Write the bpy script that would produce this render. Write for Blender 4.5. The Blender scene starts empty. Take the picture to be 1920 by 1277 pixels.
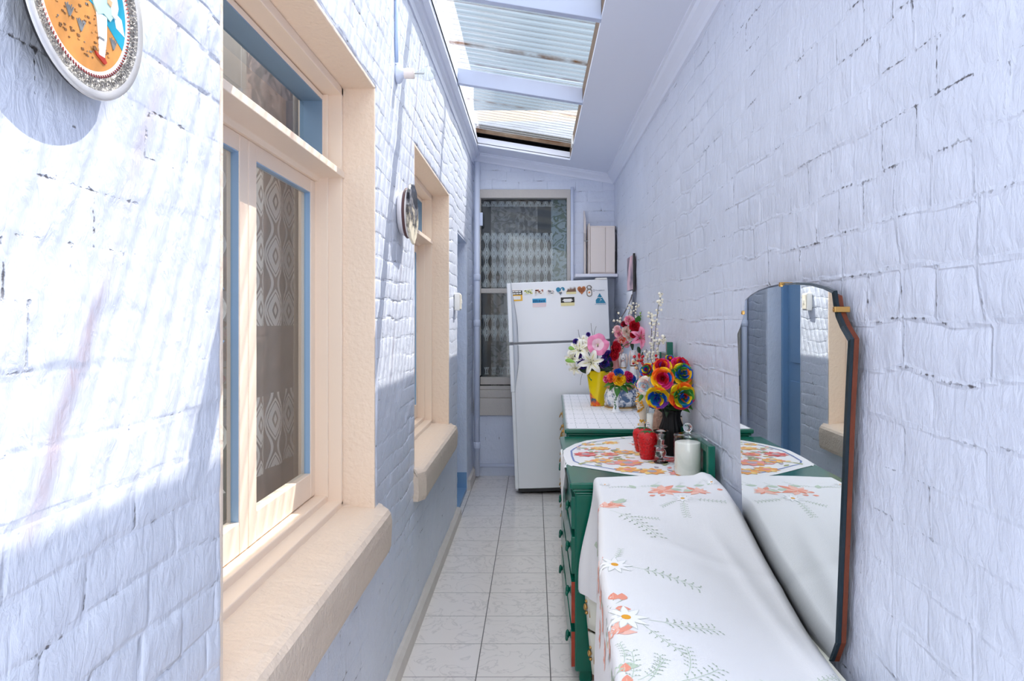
import bpy, bmesh, math, random
import numpy as np
from mathutils import Vector, Matrix, Euler
random.seed(7)
SC = bpy.context.scene
COL = SC.collection
PI = math.pi
# ---- camera model (photo treated as 1920x1277) -------------------------------------------------
F, VX, VY, H = 1340.0, 1002.0, 600.0, 1.45
def P(x, y, Y):                      # a pixel of the photo at depth Y, as a point
    return Vector(((x - VX) * Y / F, Y, H - (y - VY) * Y / F))
def srgb(r, g, b):
    def f(c):
        c /= 255.0
        return c / 12.92 if c <= .04045 else ((c + .055) / 1.055) ** 2.4
    return (f(r), f(g), f(b), 1.0)
# ---- materials -----------------------------------------------------------------------------------
def newmat(name):
    m = bpy.data.materials.new(name); m.use_nodes = True
    nt = m.node_tree
    return m, nt, nt.nodes['Principled BSDF']
def N(nt, t, **kw):
    n = nt.nodes.new(t)
    for k, v in kw.items():
        if k in ('operation', 'blend_type', 'data_type', 'wave_type', 'bands_direction', 'attribute_name', 'noise_dimensions', 'feature'):
            setattr(n, k, v)
        else:
            n.inputs[k].default_value = v
    return n
def mat(name, col, rough=.5, metal=0., bump=0., bscale=60., var=0., vscale=8., spec=.5, sheen=0., trans=0., ior=1.45, coat=0.):
    m, nt, b = newmat(name)
    L = nt.links.new
    b.inputs['Base Color'].default_value = col
    b.inputs['Roughness'].default_value = rough
    b.inputs['Metallic'].default_value = metal
    b.inputs['Specular IOR Level'].default_value = spec
    b.inputs['Transmission Weight'].default_value = trans
    b.inputs['IOR'].default_value = ior
    b.inputs['Coat Weight'].default_value = coat
    tc = nt.nodes.new('ShaderNodeTexCoord')
    if var > 0:
        n = N(nt, 'ShaderNodeTexNoise', Scale=vscale, Detail=4.)
        L(tc.outputs['Object'], n.inputs['Vector'])
        r = N(nt, 'ShaderNodeMapRange', **{'From Min': .3, 'From Max': .7, 'To Min': 1 - var, 'To Max': 1 + var * .5})
        L(n.outputs['Fac'], r.inputs['Value'])
        h = N(nt, 'ShaderNodeHueSaturation', Color=col)
        L(r.outputs['Result'], h.inputs['Value'])
        L(h.outputs['Color'], b.inputs['Base Color'])
    if bump > 0:
        n = N(nt, 'ShaderNodeTexNoise', Scale=bscale, Detail=5.)
        L(tc.outputs['Object'], n.inputs['Vector'])
        bp = N(nt, 'ShaderNodeBump', Strength=bump, Distance=.01)
        L(n.outputs['Fac'], bp.inputs['Height']); L(bp.outputs['Normal'], b.inputs['Normal'])
    return m
def brick_paint(name, col, seed):
    """thick gloss paint over rough brick: brush ripple, runs, and dark pits where the paint missed the joints"""
    m, nt, b = newmat(name); L = nt.links.new
    tc = nt.nodes.new('ShaderNodeTexCoord')
    mp = N(nt, 'ShaderNodeMapping', Location=(seed, seed * 2, 0)); L(tc.outputs['Object'], mp.inputs['Vector'])
    n1 = N(nt, 'ShaderNodeTexNoise', Scale=3., Detail=4.); L(mp.outputs[0], n1.inputs['Vector'])
    r1 = N(nt, 'ShaderNodeMapRange', **{'From Min': .3, 'From Max': .7, 'To Min': .94, 'To Max': 1.03}); L(n1.outputs['Fac'], r1.inputs['Value'])
    hs = N(nt, 'ShaderNodeHueSaturation', Color=col); L(r1.outputs['Result'], hs.inputs['Value'])
    at = N(nt, 'ShaderNodeAttribute', attribute_name='pit'); dj = N(nt, 'ShaderNodeAttribute', attribute_name='joint')
    n2 = N(nt, 'ShaderNodeTexNoise', Scale=70., Detail=4.); L(mp.outputs[0], n2.inputs['Vector'])
    # dark only in a thin broken line at the joint: distance pushed about by noise
    wb = N(nt, 'ShaderNodeMath', operation='MULTIPLY_ADD'); L(n2.outputs['Fac'], wb.inputs[0]); wb.inputs[1].default_value = .016; L(dj.outputs['Fac'], wb.inputs[2])
    dl = N(nt, 'ShaderNodeMapRange', **{'From Min': .0078, 'From Max': .0100, 'To Min': 1., 'To Max': 0.}); L(wb.outputs[0], dl.inputs['Value'])
    rg = N(nt, 'ShaderNodeMath', operation='MULTIPLY'); L(dl.outputs[0], rg.inputs[0]); L(at.outputs['Fac'], rg.inputs[1]); rg.use_clamp = True
    jr = N(nt, 'ShaderNodeMapRange', **{'From Min': .001, 'From Max': .0085, 'To Min': 0., 'To Max': 1.}); jr.interpolation_type = 'SMOOTHSTEP'; L(dj.outputs['Fac'], jr.inputs['Value'])
    mx = N(nt, 'ShaderNodeMixRGB', Color2=srgb(92, 90, 96)); L(rg.outputs[0], mx.inputs['Fac']); L(hs.outputs['Color'], mx.inputs['Color1'])
    L(mx.outputs['Color'], b.inputs['Base Color'])
    b.inputs['Roughness'].default_value = .33
    # brush ripple + fine grit
    ms = N(nt, 'ShaderNodeMapping', Scale=(1, 1, .45)); L(tc.outputs['Object'], ms.inputs['Vector'])
    n3 = N(nt, 'ShaderNodeTexNoise', Scale=55., Detail=5., Roughness=.6, Distortion=.6); L(ms.outputs[0], n3.inputs['Vector'])
    n4 = N(nt, 'ShaderNodeTexNoise', Scale=17., Detail=3.); L(mp.outputs[0], n4.inputs['Vector'])
    ad = N(nt, 'ShaderNodeMath', operation='MULTIPLY_ADD'); L(n4.outputs['Fac'], ad.inputs[0]); ad.inputs[1].default_value = 1.3; L(n3.outputs['Fac'], ad.inputs[2])
    st = N(nt, 'ShaderNodeAttribute', attribute_name='joint_depth')
    jd = N(nt, 'ShaderNodeMath', operation='MULTIPLY'); L(jr.outputs[0], jd.inputs[0]); L(st.outputs['Fac'], jd.inputs[1])
    a2 = N(nt, 'ShaderNodeMath', operation='MULTIPLY_ADD'); L(jd.outputs[0], a2.inputs[0]); a2.inputs[1].default_value = .75; L(ad.outputs[0], a2.inputs[2])
    a3 = N(nt, 'ShaderNodeMath', operation='MULTIPLY_ADD'); L(rg.outputs[0], a3.inputs[0]); a3.inputs[1].default_value = -1.5; L(a2.outputs[0], a3.inputs[2])
    bp = N(nt, 'ShaderNodeBump', Strength=.7, Distance=.006); L(a3.outputs[0], bp.inputs['Height'])
    L(bp.outputs['Normal'], b.inputs['Normal'])
    return m
def tile_mat():
    m, nt, b = newmat('floor_tiles'); L = nt.links.new
    tc = nt.nodes.new('ShaderNodeTexCoord')
    sp = nt.nodes.new('ShaderNodeSeparateXYZ'); L(tc.outputs['Object'], sp.inputs[0])
    def edge(sock, off, size):
        a = N(nt, 'ShaderNodeMath', operation='ADD'); L(sock, a.inputs[0]); a.inputs[1].default_value = -off
        d = N(nt, 'ShaderNodeMath', operation='DIVIDE'); L(a.outputs[0], d.inputs[0]); d.inputs[1].default_value = size
        f = N(nt, 'ShaderNodeMath', operation='FRACT'); L(d.outputs[0], f.inputs[0])
        s = N(nt, 'ShaderNodeMath', operation='SUBTRACT'); L(f.outputs[0], s.inputs[0]); s.inputs[1].default_value = .5
        ab = N(nt, 'ShaderNodeMath', operation='ABSOLUTE'); L(s.outputs[0], ab.inputs[0])
        fl = N(nt, 'ShaderNodeMath', operation='FLOOR'); L(d.outputs[0], fl.inputs[0])
        return ab, fl
    ex, ix = edge(sp.outputs['X'], -.237, .303)
    ey, iy = edge(sp.outputs['Y'], 2.902, .2986)
    wx = N(nt, 'ShaderNodeMath', operation='GREATER_THAN'); L(ex.outputs[0], wx.inputs[0]); wx.inputs[1].default_value = .4925
    wy = N(nt, 'ShaderNodeMath', operation='GREATER_THAN'); L(ey.outputs[0], wy.inputs[0]); wy.inputs[1].default_value = .4945
    g = N(nt, 'ShaderNodeMath', operation='MAXIMUM'); L(wx.outputs[0], g.inputs[0]); L(wy.outputs[0], g.inputs[1])
    n = N(nt, 'ShaderNodeTexNoise', Scale=5., Detail=6., Distortion=2.2)
    cb = nt.nodes.new('ShaderNodeCombineXYZ'); L(ix.outputs[0], cb.inputs[0]); L(iy.outputs[0], cb.inputs[1])
    sc = N(nt, 'ShaderNodeVectorMath', operation='MULTIPLY_ADD'); L(cb.outputs[0], sc.inputs[0]); sc.inputs[1].default_value = (3.7, 5.3, 1); L(tc.outputs['Object'], sc.inputs[2])
    L(sc.outputs[0], n.inputs['Vector'])
    v = N(nt, 'ShaderNodeMath', operation='SUBTRACT'); L(n.outputs['Fac'], v.inputs[0]); v.inputs[1].default_value = .5
    va = N(nt, 'ShaderNodeMath', operation='ABSOLUTE'); L(v.outputs[0], va.inputs[0])
    vr = N(nt, 'ShaderNodeMapRange', **{'From Min': 0., 'From Max': .028, 'To Min': .45, 'To Max': 0.}); L(va.outputs[0], vr.inputs['Value'])
    m1 = N(nt, 'ShaderNodeMixRGB', Color1=srgb(236, 229, 224), Color2=srgb(192, 187, 184)); L(vr.outputs['Result'], m1.inputs['Fac'])
    m2 = N(nt, 'ShaderNodeMixRGB', Color2=srgb(106, 102, 100)); L(m1.outputs[0], m2.inputs['Color1']); L(g.outputs[0], m2.inputs['Fac'])
    L(m2.outputs[0], b.inputs['Base Color'])
    rr = N(nt, 'ShaderNodeMapRange', **{'To Min': .17, 'To Max': .8}); L(g.outputs[0], rr.inputs['Value']); L(rr.outputs['Result'], b.inputs['Roughness'])
    bp = N(nt, 'ShaderNodeBump', Strength=.5, Distance=.003); bp.invert = True; L(g.outputs[0], bp.inputs['Height']); L(bp.outputs['Normal'], b.inputs['Normal'])
    return m
def glass_mat(name, tint=(1, 1, 1, 1), gloss=1.0):
    m = bpy.data.materials.new(name); m.use_nodes = True; nt = m.node_tree; L = nt.links.new
    nt.nodes.remove(nt.nodes['Principled BSDF']); o = nt.nodes['Material Output']
    t = N(nt, 'ShaderNodeBsdfTransparent', Color=tint); g = N(nt, 'ShaderNodeBsdfGlossy', Roughness=.0)
    f = N(nt, 'ShaderNodeFresnel', IOR=1.5)
    mm = N(nt, 'ShaderNodeMath', operation='MULTIPLY'); L(f.outputs[0], mm.inputs[0]); mm.inputs[1].default_value = gloss
    x = nt.nodes.new('ShaderNodeMixShader'); ge = nt.nodes.new('ShaderNodeNewGeometry'); iv = N(nt, 'ShaderNodeMath', operation='SUBTRACT'); iv.inputs[0].default_value = 1.; L(ge.outputs['Backfacing'], iv.inputs[1])
    m2 = N(nt, 'ShaderNodeMath', operation='MULTIPLY'); L(mm.outputs[0], m2.inputs[0]); L(iv.outputs[0], m2.inputs[1])
    L(m2.outputs[0], x.inputs[0]); L(t.outputs[0], x.inputs[1]); L(g.outputs[0], x.inputs[2]); L(x.outputs[0], o.inputs[0])
    return m
def roof_sheet_mat():
    """clear corrugated plastic: the ridges pass less light, dirt has gathered along the sheet laps"""
    m = bpy.data.materials.new('corrugated_plastic'); m.use_nodes = True; nt = m.node_tree; L = nt.links.new
    nt.nodes.remove(nt.nodes['Principled BSDF']); o = nt.nodes['Material Output']
    tc = nt.nodes.new('ShaderNodeTexCoord'); sp = nt.nodes.new('ShaderNodeSeparateXYZ'); L(tc.outputs['Object'], sp.inputs[0])
    w = N(nt, 'ShaderNodeMath', operation='MULTIPLY'); L(sp.outputs['Y'], w.inputs[0]); w.inputs[1].default_value = 2 * PI / .076
    s = N(nt, 'ShaderNodeMath', operation='SINE'); L(w.outputs[0], s.inputs[0])
    w2 = N(nt, 'ShaderNodeMath', operation='MULTIPLY'); L(sp.outputs['Y'], w2.inputs[0]); w2.inputs[1].default_value = 2 * PI / .0253
    s2 = N(nt, 'ShaderNodeMath', operation='SINE'); L(w2.outputs[0], s2.inputs[0])
    ad = N(nt, 'ShaderNodeMath', operation='MULTIPLY_ADD'); L(s2.outputs[0], ad.inputs[0]); ad.inputs[1].default_value = .55; L(s.outputs[0], ad.inputs[2])
    r = N(nt, 'ShaderNodeMapRange', **{'From Min': -1.5, 'From Max': 1.5, 'To Min': .56, 'To Max': 1.0}); L(ad.outputs[0], r.inputs['Value'])
    # dirt lines
    nz = N(nt, 'ShaderNodeTexNoise', Scale=9., Detail=6.); L(tc.outputs['Object'], nz.inputs['Vector'])
    dirt = None
    for y0, wd in ((2.55, .016), (3.72, .018), (4.30, .02), (4.62, .014), (5.42, .014), (1.7, .016), (6.26, .02)):
        a = N(nt, 'ShaderNodeMath', operation='SUBTRACT'); L(sp.outputs['Y'], a.inputs[0]); a.inputs[1].default_value = y0
        b = N(nt, 'ShaderNodeMath', operation='ABSOLUTE'); L(a.outputs[0], b.inputs[0])
        c = N(nt, 'ShaderNodeMapRange', **{'From Min': wd * .4, 'From Max': wd * 1.6, 'To Min': 1., 'To Max': 0.}); L(b.outputs[0], c.inputs['Value'])
        if dirt is None: dirt = c.outputs[0]
        else:
            q = N(nt, 'ShaderNodeMath', operation='MAXIMUM'); L(dirt, q.inputs[0]); L(c.outputs[0], q.inputs[1]); dirt = q.outputs[0]
    nr = N(nt, 'ShaderNodeMapRange', **{'From Min': .35, 'From Max': .62}); L(nz.outputs['Fac'], nr.inputs['Value'])
    dm = N(nt, 'ShaderNodeMath', operation='MULTIPLY'); L(dirt, dm.inputs[0]); L(nr.outputs[0], dm.inputs[1])
    cr = N(nt, 'ShaderNodeMixRGB', Color1=(1, 1, 1, 1), Color2=srgb(150, 96, 50)); L(dm.outputs[0], cr.inputs['Fac'])
    mulc = N(nt, 'ShaderNodeMixRGB', blend_type='MULTIPLY', Fac=1.); L(r.outputs['Result'], mulc.inputs['Color1']); L(cr.outputs[0], mulc.inputs['Color2'])
    t = nt.nodes.new('ShaderNodeBsdfTransparent'); L(mulc.outputs[0], t.inputs['Color'])
    d = nt.nodes.new('ShaderNodeBsdfTranslucent'); L(mulc.outputs[0], d.inputs['Color'])
    x = N(nt, 'ShaderNodeMixShader', Fac=.055); L(t.outputs[0], x.inputs[1]); L(d.outputs[0], x.inputs[2])
    g = N(nt, 'ShaderNodeBsdfGlossy', Roughness=.12)
    f = N(nt, 'ShaderNodeFresnel', IOR=1.35)
    x2 = nt.nodes.new('ShaderNodeMixShader'); fm_ = N(nt, 'ShaderNodeMath', operation='MULTIPLY'); L(f.outputs[0], fm_.inputs[0]); fm_.inputs[1].default_value = .35; L(fm_.outputs[0], x2.inputs[0]); L(x.outputs[0], x2.inputs[1]); L(g.outputs[0], x2.inputs[2])
    L(x2.outputs[0], o.inputs[0])
    return m
def lace_mat(name, cu, cv, v0, bands, net=.22, solid=.93, col=(.9, .9, .9, 1)):
    """net curtain with rows of woven medallions; uses the UV map in metres. bands = [(z0,z1),...] where the pattern runs"""
    m = bpy.data.materials.new(name); m.use_nodes = True; nt = m.node_tree; L = nt.links.new
    nt.nodes.remove(nt.nodes['Principled BSDF']); o = nt.nodes['Material Output']
    uv = nt.nodes.new('ShaderNodeUVMap'); sp = nt.nodes.new('ShaderNodeSeparateXYZ'); L(uv.outputs[0], sp.inputs[0])
    def M(op, a, b=None, c=None):
        n = nt.nodes.new('ShaderNodeMath'); n.operation = op
        for i, q in enumerate((a, b, c)):
            if q is None: continue
            if isinstance(q, (int, float)): n.inputs[i].default_value = q
            else: L(q, n.inputs[i])
        return n.outputs[0]
    U = M('DIVIDE', sp.outputs['X'], cu); V = M('DIVIDE', M('SUBTRACT', sp.outputs['Y'], v0), cv)
    def cell(u, v):
        return M('ABSOLUTE', M('SUBTRACT', M('FRACT', u), .5)), M('ABSOLUTE', M('SUBTRACT', M('FRACT', v), .5))
    a, b = cell(U, V)
    d1 = M('ADD', M('MULTIPLY', a, 1.5), M('MULTIPLY', M('POWER', b, 1.35), 1.9))      # pointed medallion
    med = M('LESS_THAN', d1, .40)
    hole = M('MULTIPLY', M('LESS_THAN', d1, .17), M('GREATER_THAN', d1, .08))
    # ogee trellis between the medallions
    ca = M('COSINE', M('MULTIPLY', V, 2 * PI))
    o1 = M('ABSOLUTE', M('SUBTRACT', a, M('MULTIPLY_ADD', ca, -.16, .27)))
    ogee = M('LESS_THAN', o1, .045)
    ring = M('LESS_THAN', M('ABSOLUTE', M('SUBTRACT', d1, .50)), .05)
    pat = M('MAXIMUM', M('SUBTRACT', med, hole), M('MAXIMUM', ogee, ring))
    band = None
    for z0, z1 in bands:
        q = M('MULTIPLY', M('GREATER_THAN', sp.outputs['Y'], z0), M('LESS_THAN', sp.outputs['Y'], z1))
        band = q if band is None else M('MAXIMUM', band, q)
    pat = M('MULTIPLY', pat, band)
    op = M('MULTIPLY_ADD', pat, solid - net, net)
    t = nt.nodes.new('ShaderNodeBsdfTransparent')
    df = N(nt, 'ShaderNodeBsdfDiffuse', Color=col); tr = N(nt, 'ShaderNodeBsdfTranslucent', Color=col)
    x0 = N(nt, 'ShaderNodeMixShader', Fac=.4); L(df.outputs[0], x0.inputs[1]); L(tr.outputs[0], x0.inputs[2])
    x = nt.nodes.new('ShaderNodeMixShader'); L(op, x.inputs[0]); L(t.outputs[0], x.inputs[1]); L(x0.outputs[0], x.inputs[2])
    L(x.outputs[0], o.inputs[0])
    return m
def damask_mat(name, c1, c2):
    m, nt, b = newmat(name); L = nt.links.new
    uv = nt.nodes.new('ShaderNodeUVMap')
    w = N(nt, 'ShaderNodeTexNoise', Scale=9., Detail=1.5, Distortion=3.0); L(uv.outputs[0], w.inputs['Vector'])
    r = N(nt, 'ShaderNodeMapRange', **{'From Min': .5, 'From Max': .54}); L(w.outputs['Fac'], r.inputs['Value'])
    x = N(nt, 'ShaderNodeMixRGB', Color1=c1, Color2=c2); L(r.outputs[0], x.inputs['Fac']); L(x.outputs[0], b.inputs['Base Color'])
    b.inputs['Roughness'].default_value = .6
    return m
WALLC = srgb(212, 218, 232)
M_WR = brick_paint('lavender_paint_right', WALLC, 1.3)
M_WL = brick_paint('lavender_paint_left', WALLC, 5.1)
M_WB = brick_paint('lavender_paint_far', srgb(211, 218, 234), 9.7)
M_CEIL = mat('ceiling_paint', srgb(217, 222, 236), .35, bump=.06, bscale=14)
M_CREAM = mat('cream_gloss_paint', srgb(238, 220, 202), .34, bump=.08, bscale=30)
M_CREAMR = mat('cream_rendered_paint', srgb(234, 215, 196), .42, bump=.45, bscale=55)
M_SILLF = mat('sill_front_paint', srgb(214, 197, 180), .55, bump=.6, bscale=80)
M_SKIRT = mat('skirting_paint', srgb(212, 204, 196), .5, bump=.25, bscale=30, var=.08)
M_BLUE = mat('pale_blue_gloss', srgb(148, 180, 212), .35)
M_DOOR = mat('door_blue_paint', srgb(122, 160, 198), .4, bump=.1)
M_PIPE = mat('pipe_paint', srgb(212, 220, 240), .3)
M_TILE = tile_mat()
M_GLASS = glass_mat('window_glass', (.93, .95, .95, 1))
M_CLEAR = glass_mat('clear_glass', (.95, .97, .965, 1), 1.6)
M_SHEET = roof_sheet_mat()
M_CRYSTAL = mat('cut_glass', (.98, .99, .99, 1), .02, trans=1.0, ior=1.45)
M_TIMBER = mat('weathered_timber', srgb(120, 100, 82), .8, bump=.3, var=.25, vscale=20)
M_DARK = mat('dark_cavity', srgb(26, 26, 30), .9)
M_ROOM = mat('room_inside', srgb(160, 146, 134), .9, var=.2, vscale=3)
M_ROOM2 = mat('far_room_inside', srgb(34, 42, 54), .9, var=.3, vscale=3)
M_GREEN = mat('green_gloss_paint', srgb(0, 98, 78), .2, bump=.05, bscale=25, var=.12, vscale=10)
M_REDW = mat('bare_red_timber', srgb(168, 62, 40), .6, bump=.2, var=.3, vscale=30)
M_BRASS = mat('aged_brass', srgb(190, 150, 90), .35, 1.0)
M_WHITEP = mat('white_plastic', srgb(238, 236, 230), .35)
M_FRIDGE = mat('fridge_enamel', srgb(240, 241, 243), .22, bump=.03, bscale=300)
M_GREY = mat('grey_gasket', srgb(150, 152, 156), .5)
M_BLACK = mat('black_plastic', srgb(24, 24, 26), .4)
M_CLOTH = mat('white_cotton', srgb(240, 240, 240), .85, bump=.12, bscale=350)
M_MIRROR = mat('mirror_silver', (.93, .96, .95, 1), .0, 1.0)
M_EDGE = mat('mirror_bevel_edge', srgb(30, 44, 52), .15, .3)
M_WOODB = mat('mirror_backing_wood', srgb(104, 46, 22), .6, bump=.15, var=.2, vscale=25)
def C(name, r, g, b, rough=.55, **kw): return mat(name, srgb(r, g, b), rough, **kw)
# ---- mesh building -------------------------------------------------------------------------------
class MB:
    def __init__(s): s.v, s.f, s.m, s.uv = [], [], [], {}
    def add(s, vs, fs, mi=0, mis=None):
        o = len(s.v); s.v += [tuple(q) for q in vs]
        for k, f in enumerate(fs):
            s.f.append(tuple(i + o for i in f)); s.m.append(mis[k] if mis else mi)
        return s
    def box(s, x0, x1, y0, y1, z0, z1, mi=0, T=None, mis=None):
        vs = [Vector((x, y, z)) for x in (x0, x1) for y in (y0, y1) for z in (z0, z1)]
        if T is not None: vs = [T @ q for q in vs]
        #  -x, +x, -y, +y, -z, +z
        return s.add(vs, [(0, 1, 3, 2), (4, 6, 7, 5), (0, 4, 5, 1), (2, 3, 7, 6), (0, 2, 6, 4), (1, 5, 7, 3)], mi, mis)
    def prism(s, pts, axis, a0, a1, mi=0, T=None):
        """polygon (2-D) extruded along axis 'x','y','z'"""
        n = len(pts)
        def mk(p, a):
            q = {'x': (a, p[0], p[1]), 'y': (p[0], a, p[1]), 'z': (p[0], p[1], a)}[axis]
            q = Vector(q); return T @ q if T is not None else q
        vs = [mk(p, a0) for p in pts] + [mk(p, a1) for p in pts]
        return s.add(vs, [tuple(range(n))[::-1], tuple(range(n, 2 * n))] + [(i, (i + 1) % n, n + (i + 1) % n, n + i) for i in range(n)], mi)
    def poly(s, pts, mi=0): return s.add(pts, [tuple(range(len(pts)))], mi)
    def lathe(s, prof, n=24, c=(0, 0, 0), mi=0, T=None, rf=None, cap=True, mis=None):
        """prof = [(r,z)...]; rf(angle, i) scales the radius"""
        vs = []
        for i, (r, z) in enumerate(prof):
            for k in range(n):
                a = 2 * PI * k / n; q = r * (rf(a, i) if rf else 1)
                p = Vector((c[0] + q * math.cos(a), c[1] + q * math.sin(a), c[2] + z))
                vs.append(T @ p if T is not None else p)
        fs, ms = [], []
        for i in range(len(prof) - 1):
            for k in range(n):
                k2 = (k + 1) % n
                fs.append((i * n + k, i * n + k2, (i + 1) * n + k2, (i + 1) * n + k)); ms.append(mis[i] if mis else mi)
        if cap:
            fs.append(tuple(range(n))[::-1]); ms.append(mis[0] if mis else mi)
            fs.append(tuple(range((len(prof) - 1) * n, len(prof) * n))); ms.append(mis[-1] if mis else mi)
        return s.add(vs, fs, 0, ms)
    def tube(s, pts, r, n=8, mi=0, cap=True):
        pts = [Vector(p) for p in pts]; rs = r if isinstance(r, (list, tuple)) else [r] * len(pts)
        vs = []; up = None
        for i, p in enumerate(pts):
            t = (pts[min(i + 1, len(pts) - 1)] - pts[max(i - 1, 0)]).normalized()
            if up is None: up = Vector((0, 0, 1)) if abs(t.z) < .9 else Vector((1, 0, 0))
            a = t.cross(up).normalized(); b = a.cross(t).normalized(); up = b
            vs += [p + (a * math.cos(2 * PI * k / n) + b * math.sin(2 * PI * k / n)) * rs[i] for k in range(n)]
        fs = [(i * n + k, i * n + (k + 1) % n, (i + 1) * n + (k + 1) % n, (i + 1) * n + k) for i in range(len(pts) - 1) for k in range(n)]
        if cap: fs += [tuple(range(n))[::-1], tuple(range((len(pts) - 1) * n, len(pts) * n))]
        return s.add(vs, fs, mi)
    def ball(s, c, r, mi=0, nu=10, nv=7, sc=(1, 1, 1), T=None):
        c = Vector(c); vs = []
        for j in range(1, nv):
            th = PI * j / nv
            for k in range(nu):
                a = 2 * PI * k / nu
                vs.append(Vector((r * sc[0] * math.sin(th) * math.cos(a), r * sc[1] * math.sin(th) * math.sin(a), r * sc[2] * math.cos(th))))
        vs += [Vector((0, 0, r * sc[2])), Vector((0, 0, -r * sc[2]))]
        vs = [c + (T @ q if T is not None else q) for q in vs]
        fs = [(j * nu + k, (j + 1) * nu + k, (j + 1) * nu + (k + 1) % nu, j * nu + (k + 1) % nu) for j in range(nv - 2) for k in range(nu)]
        t, b = len(vs) - 2, len(vs) - 1
        fs += [(t, k, (k + 1) % nu) for k in range(nu)] + [(b, (nv - 2) * nu + (k + 1) % nu, (nv - 2) * nu + k) for k in range(nu)]
        return s.add(vs, fs, mi)
    def grid(s, fn, us, vs_, mi=0, mfn=None):
        nu, nv = len(us), len(vs_)
        vs = [fn(u, v) for u in us for v in vs_]
        fs, ms = [], []
        for i in range(nu - 1):
            for j in range(nv - 1):
                fs.append((i * nv + j, (i + 1) * nv + j, (i + 1) * nv + j + 1, i * nv + j + 1)); ms.append(mfn(i, j) if mfn else mi)
        return s.add(vs, fs, 0, ms)
    def build(s, name, mats, parent=None, smooth=False, bevel=0., seg=2, loc=None, uvfn=None, solid=0., sub=0):
        me = bpy.data.meshes.new(name); me.from_pydata(s.v, [], s.f)
        for m in (mats if isinstance(mats, (list, tuple)) else [mats]): me.materials.append(m)
        me.polygons.foreach_set('material_index', s.m)
        if smooth: me.polygons.foreach_set('use_smooth', [True] * len(me.polygons))
        if uvfn:
            l = me.uv_layers.new(name='UVMap')
            for lp in me.loops: l.data[lp.index].uv = uvfn(s.v[lp.vertex_index])
        me.update()
        o = bpy.data.objects.new(name, me); COL.objects.link(o)
        if parent is not None: o.parent = parent
        if loc is not None: o.location = loc
        if solid:
            q = o.modifiers.new('thick', 'SOLIDIFY'); q.thickness = abs(solid); q.offset = 1 if solid > 0 else -1
        if bevel:
            q = o.modifiers.new('bevel', 'BEVEL'); q.width = bevel; q.segments = seg; q.limit_method = 'ANGLE'; q.angle_limit = math.radians(40)
        if sub:
            q = o.modifiers.new('sub', 'SUBSURF'); q.levels = sub; q.render_levels = sub
        return o
def fixn(o):                                        # make the face directions agree, outward
    bm = bmesh.new(); bm.from_mesh(o.data); bmesh.ops.recalc_face_normals(bm, faces=bm.faces); bm.to_mesh(o.data); bm.free(); return o
def tag(o, label, cat, group=None, kind=None):
    o['label'] = label; o['category'] = cat
    if group: o['group'] = group
    if kind: o['kind'] = kind
    return o
def thing(name, label, cat, loc=(0, 0, 0), rot=(0, 0, 0), group=None, kind=None):
    o = bpy.data.objects.new(name, None); COL.objects.link(o); o.empty_display_size = .05
    o.location = loc; o.rotation_euler = rot
    return tag(o, label, cat, group, kind)
def text_mesh(name, body, size, m, parent, loc, rot, extrude=.0004, align='CENTER', sx=1.0):
    cu = bpy.data.curves.new(name, 'FONT'); cu.body = body; cu.size = size; cu.extrude = extrude; cu.align_x = align; cu.align_y = 'CENTER'
    cu.materials.append(m)
    tmp = bpy.data.objects.new(name, cu); COL.objects.link(tmp); bpy.context.view_layer.update()
    me = bpy.data.meshes.new_from_object(tmp.evaluated_get(bpy.context.evaluated_depsgraph_get())); bpy.data.objects.remove(tmp); me.name = name
    if not me.materials: me.materials.append(m)
    o = bpy.data.objects.new(name, me); COL.objects.link(o); o.parent = parent; o.location = loc; o.rotation_euler = rot; o.scale = (sx, 1, 1)
    return o
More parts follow.
